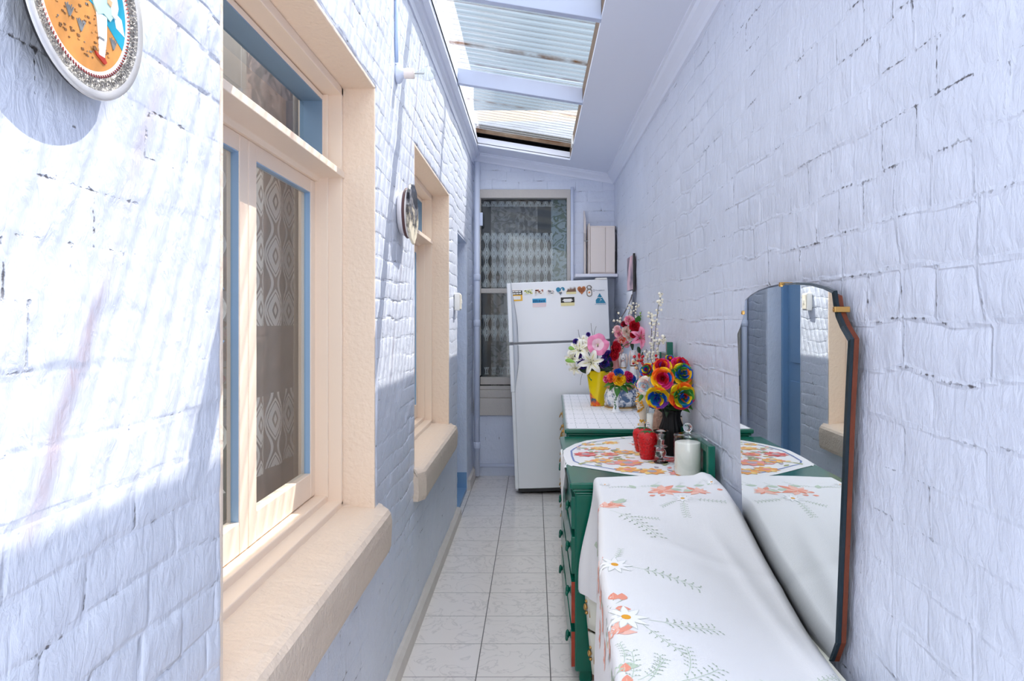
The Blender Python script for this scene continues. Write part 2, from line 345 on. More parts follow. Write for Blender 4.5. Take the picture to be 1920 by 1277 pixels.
# ==================================================================================================
# SETTING
# ==================================================================================================
XL, XR, YF = -.57, .742, 6.65
def zceil(x): return 2.805 + .163 * (.66 - x)
SHEET_UP = .13
rng = np.random.RandomState(3)
_tab = rng.rand(256, 256)
def vnoise(a, b, s, o=0):
    x = a * s + 37.1 * o + 100; y = b * s + 11.7 * o + 100
    xi = np.floor(x).astype(int); yi = np.floor(y).astype(int); fx = x - xi; fy = y - yi
    fx = fx * fx * (3 - 2 * fx); fy = fy * fy * (3 - 2 * fy)
    g = lambda i, j: _tab[(xi + i) % 256, (yi + j) % 256]
    return (g(0, 0) * (1 - fx) + g(1, 0) * fx) * (1 - fy) + (g(0, 1) * (1 - fx) + g(1, 1) * fx) * fy
def brick_height(a, z, ch, bl, seed, depth):
    a = a + (vnoise(a, z, 9, seed) - .5) * .022; zz = z + (vnoise(a, z, 6, seed + 1) - .5) * .026 + (vnoise(a, z, 24, seed + 12) - .5) * .007 + (vnoise(a, z, 1.5, seed + 7) - .5) * .02
    k = np.floor(zz / ch).astype(int)
    off = (k % 2) * .5 + _tab[k % 256, (seed * 7) % 256] * .22
    header = (_tab[(k * 3) % 256, (seed * 5 + 3) % 256] > .68)
    bl_ = np.where(header, bl * .5, bl)
    q = a / bl_ + off; j = np.floor(q).astype(int)
    da = np.minimum(q - j, 1 - (q - j)) * bl_; dz = np.minimum(zz / ch - k, 1 - (zz / ch - k)) * ch
    wj = .009 + .012 * vnoise(a, z, 5, seed + 2)
    d = np.minimum(da * 1.15, dz); t = np.clip(d / (wj + .006), 0, 1); t = t * t * (3 - 2 * t)
    strength = np.clip(-.25 + 1.7 * vnoise(a, z, 2.6, seed + 3), .06, 1.2)          # some joints are filled flush with paint
    jit = _tab[(k * 13 + j * 7) % 256, (j * 29 + seed) % 256] - .5
    h = -depth * (1 - t) * strength + jit * .0032 + (vnoise(a, z, 14, seed + 4) - .5) * .0036 + (vnoise(a, z, 4, seed + 9) - .5) * .004 + (vnoise(a, z, 38, seed + 5) - .5) * .0012
    pit = np.clip((vnoise(a, z, 5.0, seed + 6) - .36) * 4, 0, 1) * np.clip((vnoise(a, z, 26, seed + 8) - .3) * 4, 0, 1)
    return h, pit, d, np.clip(strength, 0, 1.3)
def merge_lines(a, extra):
    a = [q for q in a if all(abs(q - e) > .003 for e in extra)] + list(extra)
    return np.array(sorted(a))
def brick_wall(name, m, to3, aa, zz, holes, ch, bl, seed, depth, label):
    A, Z = np.meshgrid(aa, zz, indexing='ij')
    h, pit, dj, sd = brick_height(A, Z, ch, bl, seed, depth)
    for (a0, a1, z0, z1) in holes:                      # arrises at the openings are rounded over
        da = np.maximum(np.maximum(a0 - A, A - a1), 0); dz = np.maximum(np.maximum(z0 - Z, Z - z1), 0)
        d = np.hypot(da, dz); e = np.clip(1 - d / .014, 0, 1)
        h = h * (1 - .7 * e) - .008 * e * e
    co = to3(A, Z, h).reshape(-1, 3)
    na, nz = len(aa), len(zz)
    ii, jj = np.meshgrid(np.arange(na - 1), np.arange(nz - 1), indexing='ij')
    ca = (aa[:-1] + aa[1:]) / 2; cz = (zz[:-1] + zz[1:]) / 2
    CA, CZ = np.meshgrid(ca, cz, indexing='ij'); keep = np.ones_like(CA, bool)
    for (a0, a1, z0, z1) in holes: keep &= ~((CA > a0) & (CA < a1) & (CZ > z0) & (CZ < z1))
    i, j = ii[keep], jj[keep]
    fs = np.stack([i * nz + j, (i + 1) * nz + j, (i + 1) * nz + j + 1, i * nz + j + 1], 1)
    me = bpy.data.meshes.new(name); n = len(fs)
    me.vertices.add(len(co)); me.vertices.foreach_set('co', co.ravel())
    me.loops.add(n * 4); me.loops.foreach_set('vertex_index', fs.ravel())
    me.polygons.add(n); me.polygons.foreach_set('loop_start', np.arange(n) * 4); me.polygons.foreach_set('loop_total', np.full(n, 4))
    me.update(calc_edges=True); me.validate()
    for an, av in (('pit', pit), ('joint', dj), ('joint_depth', sd)):
        at = me.attributes.new(an, 'FLOAT', 'POINT'); at.data.foreach_set('value', av.ravel().astype(np.float32))
    me.polygons.foreach_set('use_smooth', [True] * len(me.polygons)); me.materials.append(m)
    o = bpy.data.objects.new(name, me); COL.objects.link(o)
    return tag(o, label, 'wall', kind='structure')
def steps(*segs):
    out = []
    for a, b, s in segs: out += list(np.arange(a, b - s * .3, s))
    return out + [segs[-1][1]]
# openings in the left wall (Y0, Y1, Z0, Z1)
W1 = (1.308, 2.572, .79, 2.289); W2 = (3.41, 4.80, .765, 2.292); D1 = (5.30, 6.06, 0., 2.107)
ys = steps((-1.3, .5, .06), (.5, 1.6, .007), (1.6, 2.7, .009), (2.7, 4.2, .013), (4.2, 6.7, .022))
zs = steps((0, .5, .014), (.5, 2.9, .009), (2.9, 3.7, .05))
lw = brick_wall('wall_left', M_WL, lambda A, Z, h: np.stack([XL + h, A, Z], -1),
           merge_lines(ys, [W1[0], W1[1], W2[0], W2[1], D1[0], D1[1]]), merge_lines(zs, [W1[2] - .08, W1[3], W2[2] - .08, W2[3], D1[3]]),
           [(W1[0], W1[1], W1[2] - .08, W1[3]), (W2[0], W2[1], W2[2] - .08, W2[3]), D1], .0765, .235, 11, .0022, 'sunlit lavender painted brick wall with cream windows')
ys = steps((-1.3, .9, .06), (.9, 1.9, .008), (1.9, 3.0, .011), (3.0, 6.7, .02))
zs = steps((0, .5, .03), (.5, 2.95, .009))
rw = brick_wall('wall_right', M_WR, lambda A, Z, h: np.stack([XR - h, A, Z], -1), np.array(ys), np.array(zs), [], .104, .27, 23, .0032,
           'lavender painted brick wall behind the mirror')
xs = steps((-.72, .9, .014)); zs = steps((0, 3.3, .014))
W3 = (-.522, .325, .565, 2.66)
bw = brick_wall('wall_back', M_WB, lambda A, Z, h: np.stack([A, YF - h, Z], -1), merge_lines(xs, [W3[0], W3[1]]), merge_lines(zs, [W3[2], W3[3]]),
           [W3], .098, .26, 31, .004, 'lavender painted brick wall at the far end')
# solid masonry behind the wall faces (keeps daylight out of the rooms)
fl = MB().box(-2.6, 1.2, -4, 7.2, -.06, 0, 0).build('floor', M_TILE); tag(fl, 'pale grey marbled floor tiles with dark grout', 'floor', kind='structure')
MB().box(XR + .016, XR + .23, -1.3, 6.9, 0, 2.95).build('masonry', M_WR, rw)
b = MB()
for (y0, y1, z0, z1) in ((-1.3, W1[0], 0, 3.7), (W1[1], W2[0], 0, 3.7), (W2[1], D1[0], 0, 3.7), (D1[1], 6.9, 0, 3.7), (W1[0], W1[1], 0, W1[2] - .09), (W1[0], W1[1], W1[3], 3.7),
                         (W2[0], W2[1], 0, W2[2] - .09), (W2[0], W2[1], W2[3], 3.7), (D1[0], D1[1], D1[3], 3.7)):
    b.box(XL - .24, XL - .016, y0 + (.002 if y0 > 0 else 0), y1, z0, z1)
b.build('masonry', M_WL, lw)
b = MB()
for (x0, x1, z0, z1) in ((-.72, W3[0], 0, 3.3), (W3[1], .9, 0, 3.3), (W3[0], W3[1], 0, W3[2]), (W3[0], W3[1], W3[3], 3.3)):
    b.box(x0, x1, YF + .012, YF + .2, z0, z1)
b.build('masonry', M_WB, bw)
# skirting on the left, stopping at the doorway and going on beyond it
sk = MB().prism([(-.60, 0), (-.536, 0), (-.54, .055), (-.556, .068), (-.60, .072)], 'y', -1.3, 5.28).build('baseboard_left', M_SKIRT)
fixn(sk); tag(sk, 'off-white painted skirting along the foot of the left wall', 'skirting', kind='structure')
sk = MB().prism([(-.60, 0), (-.54, 0), (-.545, .085), (-.60, .09)], 'y', 6.07, 6.64).build('baseboard_left', M_SKIRT)
fixn(sk); tag(sk, 'short worn skirting between the doorway and the far corner', 'skirting', kind='structure')
# ---- doorway -------------------------------------------------------------------------------------
d = thing('door_1', 'blue painted door set back in the left wall near the fridge', 'door', (XL, D1[0], 0), kind='structure')
d['kind'] = 'structure'
w = D1[1] - D1[0]
MB().box(-.20, -.165, .04, w - .04, .02, D1[3] - .04).box(-.165, -.155, .12, w - .12, .25, .95).box(-.165, -.155, .12, w - .12, 1.1, 1.9).build('door_leaf', M_DOOR, d, bevel=.004)
MB().box(-.22, -.12, 0, .045, 0, D1[3]).box(-.22, -.12, w - .045, w, 0, D1[3]).box(-.22, -.12, .045, w - .045, D1[3] - .045, D1[3]).build('door_frame', M_DOOR, d, bevel=.005)
MB().box(-.24, -.004, -.002, .006, 0, D1[3]).box(-.24, -.004, w - .006, w + .002, 0.16, D1[3]).box(-.24, -.004, 0, w, D1[3] - .006, D1[3] + .002).build('reveal', M_WL, d)
MB().box(-.24, -.004, w - .007, w + .002, 0, .16).box(-.24, -.004, 0, w, 0, .03).build('threshold', M_DOOR, d)
MB().tube([(-.165, .1, 1.02), (-.12, .1, 1.02)], .009).ball((-.105, .1, 1.02), .026).build('door_knob', M_BRASS, d, smooth=True)
# ---- the two cream windows in the left wall -------------------------------------------------------
def side_window(name, W, label, handle=False):
    y0, y1, z0, z1 = W; r = thing(name, label, 'window', (0, 0, 0), kind='structure')
    xf, xs_, xg = -.685, -.776, -.795            # frame face, sash face, glass
    # rendered reveal around the opening
    b = MB()
    b.box(xf - .14, XL - .003, y0 - .004, y0 + .010, z0 - .05, z1).box(xf - .14, XL - .003, y1 - .010, y1 + .004, z0 - .05, z1).box(xf - .14, XL - .003, y0 - .004, y1 + .004, z1 - .010, z1 + .004)
    b.build('reveal', M_CREAMR, r, bevel=.003)
    # timber frame: jambs and head, stepped
    b = MB(); j = .022
    for a, c in ((y0 + .010, y0 + .010 + j), (y1 - .010 - j, y1 - .010)): b.box(xs_ - .06, xf, a, c, z0 + .0, z1 - .01)
    b.box(xs_ - .06, xf, y0 + .01, y1 - .01, z1 - .01 - .03, z1 - .01)
    for a, c in ((y0 + .032, y0 + .044), (y1 - .044, y1 - .032)): b.box(xs_ - .06, -.731, a, c, z0 + .03, z1 - .04)
    b.build('window_frame', M_CREAM, r, bevel=.003)
    zt0, zt1 = 1.952, 1.985
    b = MB().prism([(xs_ - .05, zt0 - .012), (xs_ + .01, zt0 - .012), (xs_ + .02, zt0 + .0), (xf + .006, zt0 + .004), (xf + .006, zt1 - .006), (xs_, zt1 + .022), (xs_ - .05, zt1 + .022)], 'y', y0 + .012, y1 - .012)
    fixn(b.build('transom', M_CREAM, r, bevel=.002))
    # sill: sub-sill strips, then the big rendered sill
    b = MB().box(xs_ - .05, -.735, y0 + .012, y1 - .012, z0 - .01, z0 + .038).box(-.74, xf + .0, y0 + .012, y1 - .012, z0 - .02, z0 + .016)
    b.build('sub_sill', M_CREAM, r, bevel=.004)
    zs0 = z0 - .175
    s = MB()
    ya, yb = y0 - .035, y1 + .065; nn = 30
    pr = [(xf - .02, z0 - .004), (-.60, z0 - .012), (-.548, z0 - .020), (-.530, z0 - .027), (-.520, z0 - .040), (-.516, z0 - .07), (-.518, zs0 + .02), (-.524, zs0), (-.60, zs0)]
    for (a, c, lo, hi) in ((y0 + .004, y1 - .004, 0, 2),):
        pass
    rn = random.Random(4)
    ring = []
    for i in range(nn + 1):
        t = i / nn; y = ya + (yb - ya) * t
        e = min(t, 1 - t) * (yb - ya); k = 1 if e > .03 else math.sqrt(max(0, 1 - (1 - e / .03) ** 2)) * .45 + .55
        row = []
        for (x, z) in pr:
            xx = -.585 + (x + .585) * k if x > -.585 else x
            if xx < XL - .01 and (y < y0 + .004 or y > y1 - .004): xx = XL - .01
            q = (rn.random() - .5) * .003
            row.append((xx + q, y, z + q))
        ring += row
    m_ = len(pr)
    fs = [(i * m_ + k, (i + 1) * m_ + k, (i + 1) * m_ + (k + 1) % m_, i * m_ + (k + 1) % m_) for i in range(nn) for k in range(m_)]
    fs += [tuple(range(m_)), tuple(range(nn * m_, nn * m_ + m_))[::-1]]
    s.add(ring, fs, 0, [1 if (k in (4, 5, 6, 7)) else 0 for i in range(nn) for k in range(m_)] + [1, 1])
    o = fixn(s.build('window_sill', [M_CREAMR, M_SILLF], r))
    # casement sashes
    mid = (y0 + y1) / 2; zb, ztp = z0 + .042, 1.940
    for k, (a, c) in enumerate(((y0 + .034, mid - .002), (mid + .002, y1 - .034))):
        f = MB(); st = .056; br = .085; tr = .046; xb = xs_ - .036
        f.box(xb, xs_, a, a + st, zb, ztp).box(xb, xs_, c - st, c, zb, ztp)
        f.box(xb, xs_ - .0006, a + st, c - st, zb, zb + br).box(xb, xs_ - .0006, a + st, c - st, ztp - tr, ztp)
        sh = f.build('sash', M_CREAM, r, bevel=.003)
        # blue glazing rebate painted from inside
        g = MB(); e = .012
        g.box(xg - .004, xs_ - .003, c - st - .002, c - st + .001, zb + br, ztp - tr).box(xg - .004, xs_ - .003, a + st - .001, a + st + .002, zb + br, ztp - tr)
        g.box(xg - .004, xs_ - .003, a + st, c - st, ztp - tr - .003, ztp - tr + .001)
        g.build('glazing_bead', M_BLUE, sh)
        MB().box(xg - .0015, xg + .0015, a + st - .004, c - st + .004, zb + br - .004, ztp - tr + .004).build('pane', M_GLASS, sh)
        if handle and k == 0:
            h = MB(); yc = c - st - .05
            h.tube([(xg - .004, yc, 1.39), (xg - .028, yc - .006, 1.405), (xg - .032, yc - .012, 1.46), (xg - .03, yc - .012, 1.50), (xg - .024, yc - .006, 1.525), (xg - .004, yc, 1.535)], .008)
            h.build('sash_handle', M_DOOR, sh, smooth=True)
    # top light
    f = MB(); a, c, zb, ztp = y0 + .034, y1 - .034, zt1 + .018, z1 - .044
    f.box(xs_ - .05, xs_ + .03, c - .022, c, zb, ztp).box(xs_ - .05, xs_ + .03, a, a + .022, zb, ztp).box(xs_ - .05, xs_ + .03, a + .022, c - .022, ztp - .02, ztp)
    tl = f.build('top_light_frame', M_CREAM, r, bevel=.003)
    g = MB(); q = .012
    g.box(xg - .03, xs_ + .029, c - .025, c - .0215, zb, ztp - .018).box(xg - .03, xs_ + .029, a + .021, a + .025, zb, ztp - .018).box(xg - .03, xs_ + .029, a + .02, c - .02, ztp - .024, ztp - .019)
    g.build('glazing_bead', C('blue_bead_paint', 122, 150, 176), tl)
    MB().box(xg - .018, xg - .015, a + .028, c - .03, zb, ztp - .03).build('pane', M_GLASS, tl)
    # the room behind; most of its ceiling is left open to light the curtains
    rb = MB(); x1, x0 = xs_ - .08, -1.9; Y0, Y1, Z0, Z1 = y0 - .25, y1 + .28, .3, 2.7
    rb.box(x0 - .02, x0, Y0, Y1, Z0, Z1).box(x0, x1, Y0 - .02, Y0, Z0, Z1).box(x0, x1, Y1, Y1 + .02, Z0, Z1).box(x0, x1, Y0, Y1, Z0 - .02, Z0).box(x0, x0 + .25, Y0, Y1, Z1, Z1 + .02)
    rb.build('room_lining', M_ROOM, r)
    return r
side_window('window_1', W1, 'large cream timber casement window with deep rendered sill, nearest', True)
side_window('window_2', W2, 'smaller looking cream window beyond the second wall plate')
# ---- far sash window -----------------------------------------------------------------------------
r = thing('window_3', 'sash window with net curtain in the far wall behind the fridge', 'window', kind='structure')
M_STONE = mat('far_sill_paint', srgb(196, 190, 184), .5, bump=.4, bscale=60)
x0, x1 = W3[0], W3[1]
b = MB().box(x0 - .01, x1 + .012, YF - .004, YF + .09, 2.585, 2.665).box(x0, x0 + .022, YF + .0, YF + .09, .93, 2.59).box(x1 - .022, x1 + .012, YF - .006, YF + .09, .85, 2.59)
b.build('window_frame', M_STONE, r, bevel=.006)
b = MB().box(x0 + .015, x1 - .015, YF + .03, YF + .075, 1.70, 1.745).box(x0 + .015, x1 - .015, YF + .04, YF + .085, .845, .915)
b.build('sash', M_STONE, r, bevel=.004)
b = MB().box(x0 - .02, x1 + .03, YF - .012, YF + .06, .725, .80).box(x0 - .04, x1 + .05, YF - .03, YF + .06, .565, .725).box(x0, x1, YF + .0, YF + .06, .80, .835)
b.build('window_sill', M_STONE, r, bevel=.006)
MB().box(x0 + .01, x1 - .02, YF + .050, YF + .053, 1.74, 2.60).box(x0 + .01, x1 - .02, YF + .06, YF + .063, .90, 1.71).build('pane', M_GLASS, r)
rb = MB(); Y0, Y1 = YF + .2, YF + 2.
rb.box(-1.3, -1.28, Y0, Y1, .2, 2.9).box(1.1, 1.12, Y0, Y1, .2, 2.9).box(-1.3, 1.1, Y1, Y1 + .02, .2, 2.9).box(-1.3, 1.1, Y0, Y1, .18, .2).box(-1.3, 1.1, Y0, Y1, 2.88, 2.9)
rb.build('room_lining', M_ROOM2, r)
# ---- ceiling, rafters and clear roofing ------------------------------------------------------------
ce = thing('ceiling', 'sloping painted ceiling with a long opening of clear corrugated roofing', 'ceiling', kind='structure')
ZC = zceil; XO0, XO1, YO = -.5, .315, 6.30
def slab(b, x0, x1, y0, y1, up0, up1, mi=0):
    vs = [(x, y, ZC(x) + u) for x in (x0, x1) for y in (y0, y1) for u in (up0, up1)]
    return b.add(vs, [(0, 1, 3, 2), (4, 6, 7, 5), (0, 4, 5, 1), (2, 3, 7, 6), (0, 2, 6, 4), (1, 5, 7, 3)], mi)
b = MB(); slab(b, XO1, XR + .03, -.8, YF + .02, 0, .02); slab(b, XO0 - .12, XO1, YO, YF + .02, 0, .02); slab(b, XL - .02, XO0, -.8, YO, 0, .02)
b.build('ceiling_board', M_CEIL, ce)
b = MB(); slab(b, XO1, XO1 + .018, -.8, YO + .34, .02, SHEET_UP - .015)
b.build('opening_side', M_TIMBER, ce)
b = MB(); slab(b, XO0, XO1, YO, YO + .02, 0, .07); slab(b, XO0, XO1, YO - .012, YO, -.006, .012)
b.build('opening_end', M_CEIL, ce, bevel=.002)
b = MB(); slab(b, XO0 - .02, XO0, -.8, YO, -.004, .06); b.build('opening_edge', M_CEIL, ce)
for yr in (.75, 2.05, 3.355, 4.655):
    b = MB(); slab(b, XO0, XO1, yr, yr + .045, .0, .10); b.build('rafter', C('rafter_shade_paint', 178, 188, 212, .4), ce, bevel=.003)  # ceiling paint darkened, shade put into the rafter colour
# gap past the sheeting boarded over, its shade put in as near-black colour
b = MB(); slab(b, XL - .05, XR + .05, YO + .02, YF + .6, SHEET_UP + .03, SHEET_UP + .06); slab(b, XL - .05, XR + .05, YO + .30, YF + .02, .02, SHEET_UP + .03)
slab(b, XO1 + .02, XR + .25, -.8, YF + .02, SHEET_UP + .012, SHEET_UP + .03)
b.build('roof_board', M_DARK, ce)
b = MB(); slab(b, XO0 - .05, XO1 + .02, YO - .03, YO - .012, SHEET_UP - .026, SHEET_UP - .008); b.build('batten', M_TIMBER, ce)
b = MB(); slab(b, XO0 - .05, XO0 - .01, -.8, YO, .06, SHEET_UP - .014); b.build('batten', M_CEIL, ce)
b = MB(); nr = int((YO + .9) / .0095)
yy = [-.8 + .0095 * i for i in range(nr + 1)]
b.grid(lambda x, y: (x, y, ZC(x) + SHEET_UP + .0075 * math.sin(2 * PI * y / .076)), [XO0 - .08, -.2, .1, XO1 + .06], yy)
b.build('roof_sheet', M_SHEET, ce, smooth=True)
b = MB(); slab(b, XO1 - .014, XO1 - .001, 5.72, 5.86, -.004, .07); b.build('ceiling_clip', M_WHITEP, ce, bevel=.003)
# cornices
def cornice(name, pts_fn, s0, s1, label):
    b = MB(); a = pts_fn(s0); c = pts_fn(s1); n = len(a)
    b.add(a + c, [tuple(range(n)), tuple(range(n, 2 * n))[::-1]] + [(i, n + i, n + (i + 1) % n, (i + 1) % n) for i in range(n)])
    return tag(fixn(b.build(name, M_CEIL)), label, 'cornice', kind='structure')
pr = [(0, -.085), (.016, -.085), (.020, -.066), (.034, -.050), (.058, -.030), (.066, -.012), (.078, -.010), (.080, .006), (0, .006)]
cornice('trim_1', lambda y: [(XR - d_ + .004, y, ZC(XR - d_) + z - (.0 if d_ > .05 else .0)) for d_, z in pr], -.8, YF - .005, 'painted cornice along the top of the right wall')
cornice('trim_2', lambda x: [(x, YF - d_ * .9 + .004, ZC(x) + z * .9) for d_, z in pr], XL, XR - .01, 'painted cornice sloping across the top of the far wall')
pl_ = [(0, -.115), (.012, -.115), (.014, -.07), (.030, -.055), (.040, -.03), (.072, -.024), (.072, .004), (0, .004)]
cornice('trim_3', lambda y: [(XL + d_ - .004, y, ZC(XL + d_) + z) for d_, z in pl_], -.8, YF - .005, 'painted cornice beam along the top of the left wall')
# house wall rising beyond the far end, seen through the roofing
ow = MB().box(-1.6, 1.6, YF + .75, YF + .95, 3.30, 3.62).build('wall_outside', mat('outside_render', srgb(236, 214, 190), .8, bump=.3, bscale=20, var=.1), None)
tag(ow, 'cream house wall rising beyond the far end of the roof', 'wall', kind='structure')
# ==================================================================================================
# PIPES, FITTINGS, FRIDGE, FURNITURE
# ==================================================================================================
def fin(o): return fixn(o)
# downpipe in the far left corner
r = thing('downpipe', 'lavender painted vertical pipe in the far left corner', 'pipe', (-.527, 6.56, 0))
b = MB().tube([(0, 0, .02), (0, 0, 2.90)], .026, 14); b.build('pipe', M_PIPE, r, smooth=True)
for z in (.30, 1.42, 1.84): MB().tube([(0, 0, z - .03), (0, 0, z - .025), (0, 0, z + .025), (0, 0, z + .03)], [.026, .032, .032, .026], 14).build('pipe_collar', M_PIPE, r, smooth=True)
MB().box(-.02, .05, .02, .05, 2.32, 2.44).build('pipe_bracket', M_PIPE, r)
o = MB().tube([(-.50, 6.60, .105), (.70, 6.60, .105)], .018, 12).build('water_pipe', M_PIPE, smooth=True)
tag(o, 'lavender painted horizontal pipe low along the foot of the far wall', 'pipe')
o = MB().tube([(.350, 6.62, 2.68), (.350, 6.62, 1.0), (.350, 6.62, .2)], .015, 10).build('conduit', M_PIPE, smooth=True)
tag(o, 'thin painted conduit running down beside the far sash window', 'conduit')
# bare bulb on a batten holder
Yb = 2.945; Zb = H + (VY - 138) / F * Yb
r = thing('wall_lamp', 'bare clear bulb in a white batten holder above between the windows', 'lamp', (XL + .002, Yb, Zb))
T = Matrix.Rotation(PI / 2, 4, 'Y')
fin(MB().lathe([(.041, 0), (.041, .010), (.034, .020), (.022, .026), (.020, .034)], 24, T=T).build('rose', C('rose_paint', 214, 222, 240, .35), r, smooth=True))
fin(MB().lathe([(.020, .03), (.021, .034), (.021, .072), (.018, .074)], 20, T=T).build('lamp_holder', C('holder_cream', 236, 224, 216, .4), r, smooth=True))
fin(MB().lathe([(.0125, .072), (.014, .085), (.018, .098), (.027, .113), (.030, .128), (.027, .143), (.018, .153), (.006, .158), (.001, .1585)], 20, T=T, cap=False).build('bulb', M_CLEAR, r, smooth=True))
MB().tube([(.072, -.004, 0), (.11, -.006, 0), (.114, 0, .004), (.11, .006, 0), (.072, .004, 0)], .0014, 6).build('filament', M_GREY, r)
o = MB().tube([(XL + .008, Yb - .03, Zb + .035), (XL + .008, Yb - .035, Zb + .12), (XL + .008, Yb - .04, 2.90)], .007, 8).build('conduit', C('conduit_blue', 176, 198, 232, .35), smooth=True)
tag(o, 'pale blue conduit running up the wall from the bare bulb', 'conduit')
# switch at the doorway
r = thing('light_switch', 'cream surface light switch on the wall beside the doorway', 'switch', (XL + .002, 5.10, H + 34 / F * 5.1))
MB().box(0, .040, -.045, .045, -.062, .062).build('switch_box', M_WHITEP, r, bevel=.006)
MB().box(.040, .046, -.036, .036, -.052, .052).build('switch_plate', C('switch_cream', 240, 232, 214, .3), r, bevel=.003)
MB().box(.046, .052, -.008, .008, -.014, .014).build('switch_rocker', M_WHITEP, r, bevel=.002)
# meter box and its shelf
r = thing('meter_box', 'beige painted meter box on the far wall above the fridge', 'box', (.485, 6.40, 1.865))
M_MB = C('meter_beige', 226, 214, 206, .4, bump=.06, bscale=20)
MB().box(.012, .240, .012, .238, 0, .430).build('body', M_MB, r, bevel=.004)
MB().box(.016, .150, .0, .012, .01, .415).box(.153, .236, .002, .012, .01, .415).box(.0, .012, -.004, .20, -.006, .450).build('door', M_MB, r, bevel=.003)
MB().box(-.03, -.018, .10, .238, .0, .50).prism([(.10, .50), (.238, .50), (.238, .60)], 'x', -.03, -.018).build('side_board', M_MB, r)
MB().box(-.036, 0, .06, .075, .296, .303).box(-.036, -.03, .06, .075, .303, .37).build('latch', M_GREY, r)
MB().box(.2405, .2445, .004, .03, .375, .425).build('edge_seal', M_DARK, r); MB().box(.2405, .2445, .004, .03, .02, .20).build('edge_seal', M_DARK, r)
o = MB().box(.36, .736, 6.31, 6.64, 1.832, 1.858).build('wall_shelf', C('shelf_paint', 222, 222, 232, .4), bevel=.003)
tag(o, 'narrow painted shelf under the beige meter box', 'shelf')
# calendar on the right wall
r = thing('wall_calendar', 'dark picture calendar with curled lower pages on the right wall', 'calendar', (XR - .012, 5.37, 1.925))
pic = MB(); pic.box(-.012, 0, -.165, .165, -.25, 0)
pm, pnt, pb = newmat('nebula_print'); pn = N(pnt, 'ShaderNodeTexNoise', Scale=6., Detail=4.); ptc = pnt.nodes.new('ShaderNodeTexCoord'); pnt.links.new(ptc.outputs['Object'], pn.inputs['Vector'])
pr_ = pnt.nodes.new('ShaderNodeValToRGB'); pnt.links.new(pn.outputs['Fac'], pr_.inputs['Fac']); e = pr_.color_ramp.elements
e[0].position = .35; e[0].color = srgb(88, 84, 104); e[1].position = .62; e[1].color = srgb(236, 196, 206)
pnt.links.new(pr_.outputs['Color'], pb.inputs['Base Color'])
pic.build('picture_page', pm, r); MB().box(-.013, .001, -.185, -.165, -.27, .01).build('page_edge', M_BLACK, r)
MB().grid(lambda u, v: (-.012 - .09 * max(0, v - .35) ** 2 - .004, -.165 + .33 * u, -.262 - .27 * v), [0, .5, 1], [i / 8 for i in range(9)]).build('date_page', C('calendar_paper', 226, 228, 236, .7), r, smooth=True, solid=.002)
MB().grid(lambda u, v: (-.004 - .16 * v * v, -.165 - .01 + .055 * u * (1 - .3 * v), -.20 - .34 * v), [0, .5, 1], [i / 8 for i in range(9)]).build('curled_page', C('calendar_back', 96, 88, 92, .6), r, smooth=True, solid=.003)
# ---- fridge --------------------------------------------------------------------------------------
FR = thing('fridge', 'white top-freezer fridge covered in magnets in front of the far window', 'fridge', (-.163, 5.92, 0.012), (0, math.radians(-2.2), math.radians(.0)))
fw, fh, fd = .838, 1.745, .66
MB().box(.006, fw - .006, .075, fd, .0, fh - .004).build('cabinet', M_FRIDGE, FR, bevel=.01)
zs_ = 1.240
def fdoor(name, z0, z1):
    pts = []; n = 10
    for i in range(n + 1):
        t = i / n; pts.append((.034 + t * (fw - .034), .012 * (2 * t - 1) ** 4))
    pts = pts + [(fw, .070), (.034, .070)]
    return fin(MB().prism(pts, 'z', z0, z1).build(name, M_FRIDGE, FR, bevel=.006))
fzd = fdoor('freezer_door', zs_ + .009, fh); rfd = fdoor('fridge_door', .035, zs_ - .009)
MB().box(.01, fw - .01, .03, .08, zs_ - .012, zs_ + .012).build('door_gasket', M_GREY, FR)
MB().box(.03, fw - .03, .04, .2, .0, .034).build('kick_plate', M_BLACK, FR)
def fhandle(parent, z0, z1, flip):
    b = MB(); n = 12
    def w(t): return .010 + .030 * (1 - abs(t)) ** .6 if not flip else .010 + .030 * (1 - abs(t)) ** .6
    L_ = []
    for i in range(n + 1):
        t = i / n; z = z0 + t * (z1 - z0); q = (1 - t) if flip else t
        L_.append((z, .004 + .040 * math.sin(min(1, q * 1.25) * PI / 2) ** 1.5))
    fs = []
    for z, wd_ in L_:
        b.v += [(.034, -.001, z), (.034 + wd_ * .55, .0 - .004, z), (.034 + wd_, .002, z), (.034, .02, z)]
    for i in range(n):
        for k in range(4): b.f.append((i * 4 + k, i * 4 + (k + 1) % 4, (i + 1) * 4 + (k + 1) % 4, (i + 1) * 4 + k)); b.m.append(0)
    fin(b.build('handle_scoop', C('handle_shade', 206, 210, 216, .3), parent, smooth=True))
    MB().box(.0, .034, -.004, .07, z0 - (0 if flip else .0), z1).build('handle_rail', M_FRIDGE, parent, bevel=.006)
fhandle(fzd, zs_ + .012, fh - .002, True); fhandle(rfd, .84, zs_ - .012, False)
MB().box(.006, .034, .002, .07, .035, .84).build('door_edge', M_FRIDGE, rfd, bevel=.004)
MB().box(fw - .10, fw - .004, .004, .09, fh, fh + .014).build('hinge_cover', M_WHITEP, FR, bevel=.004)
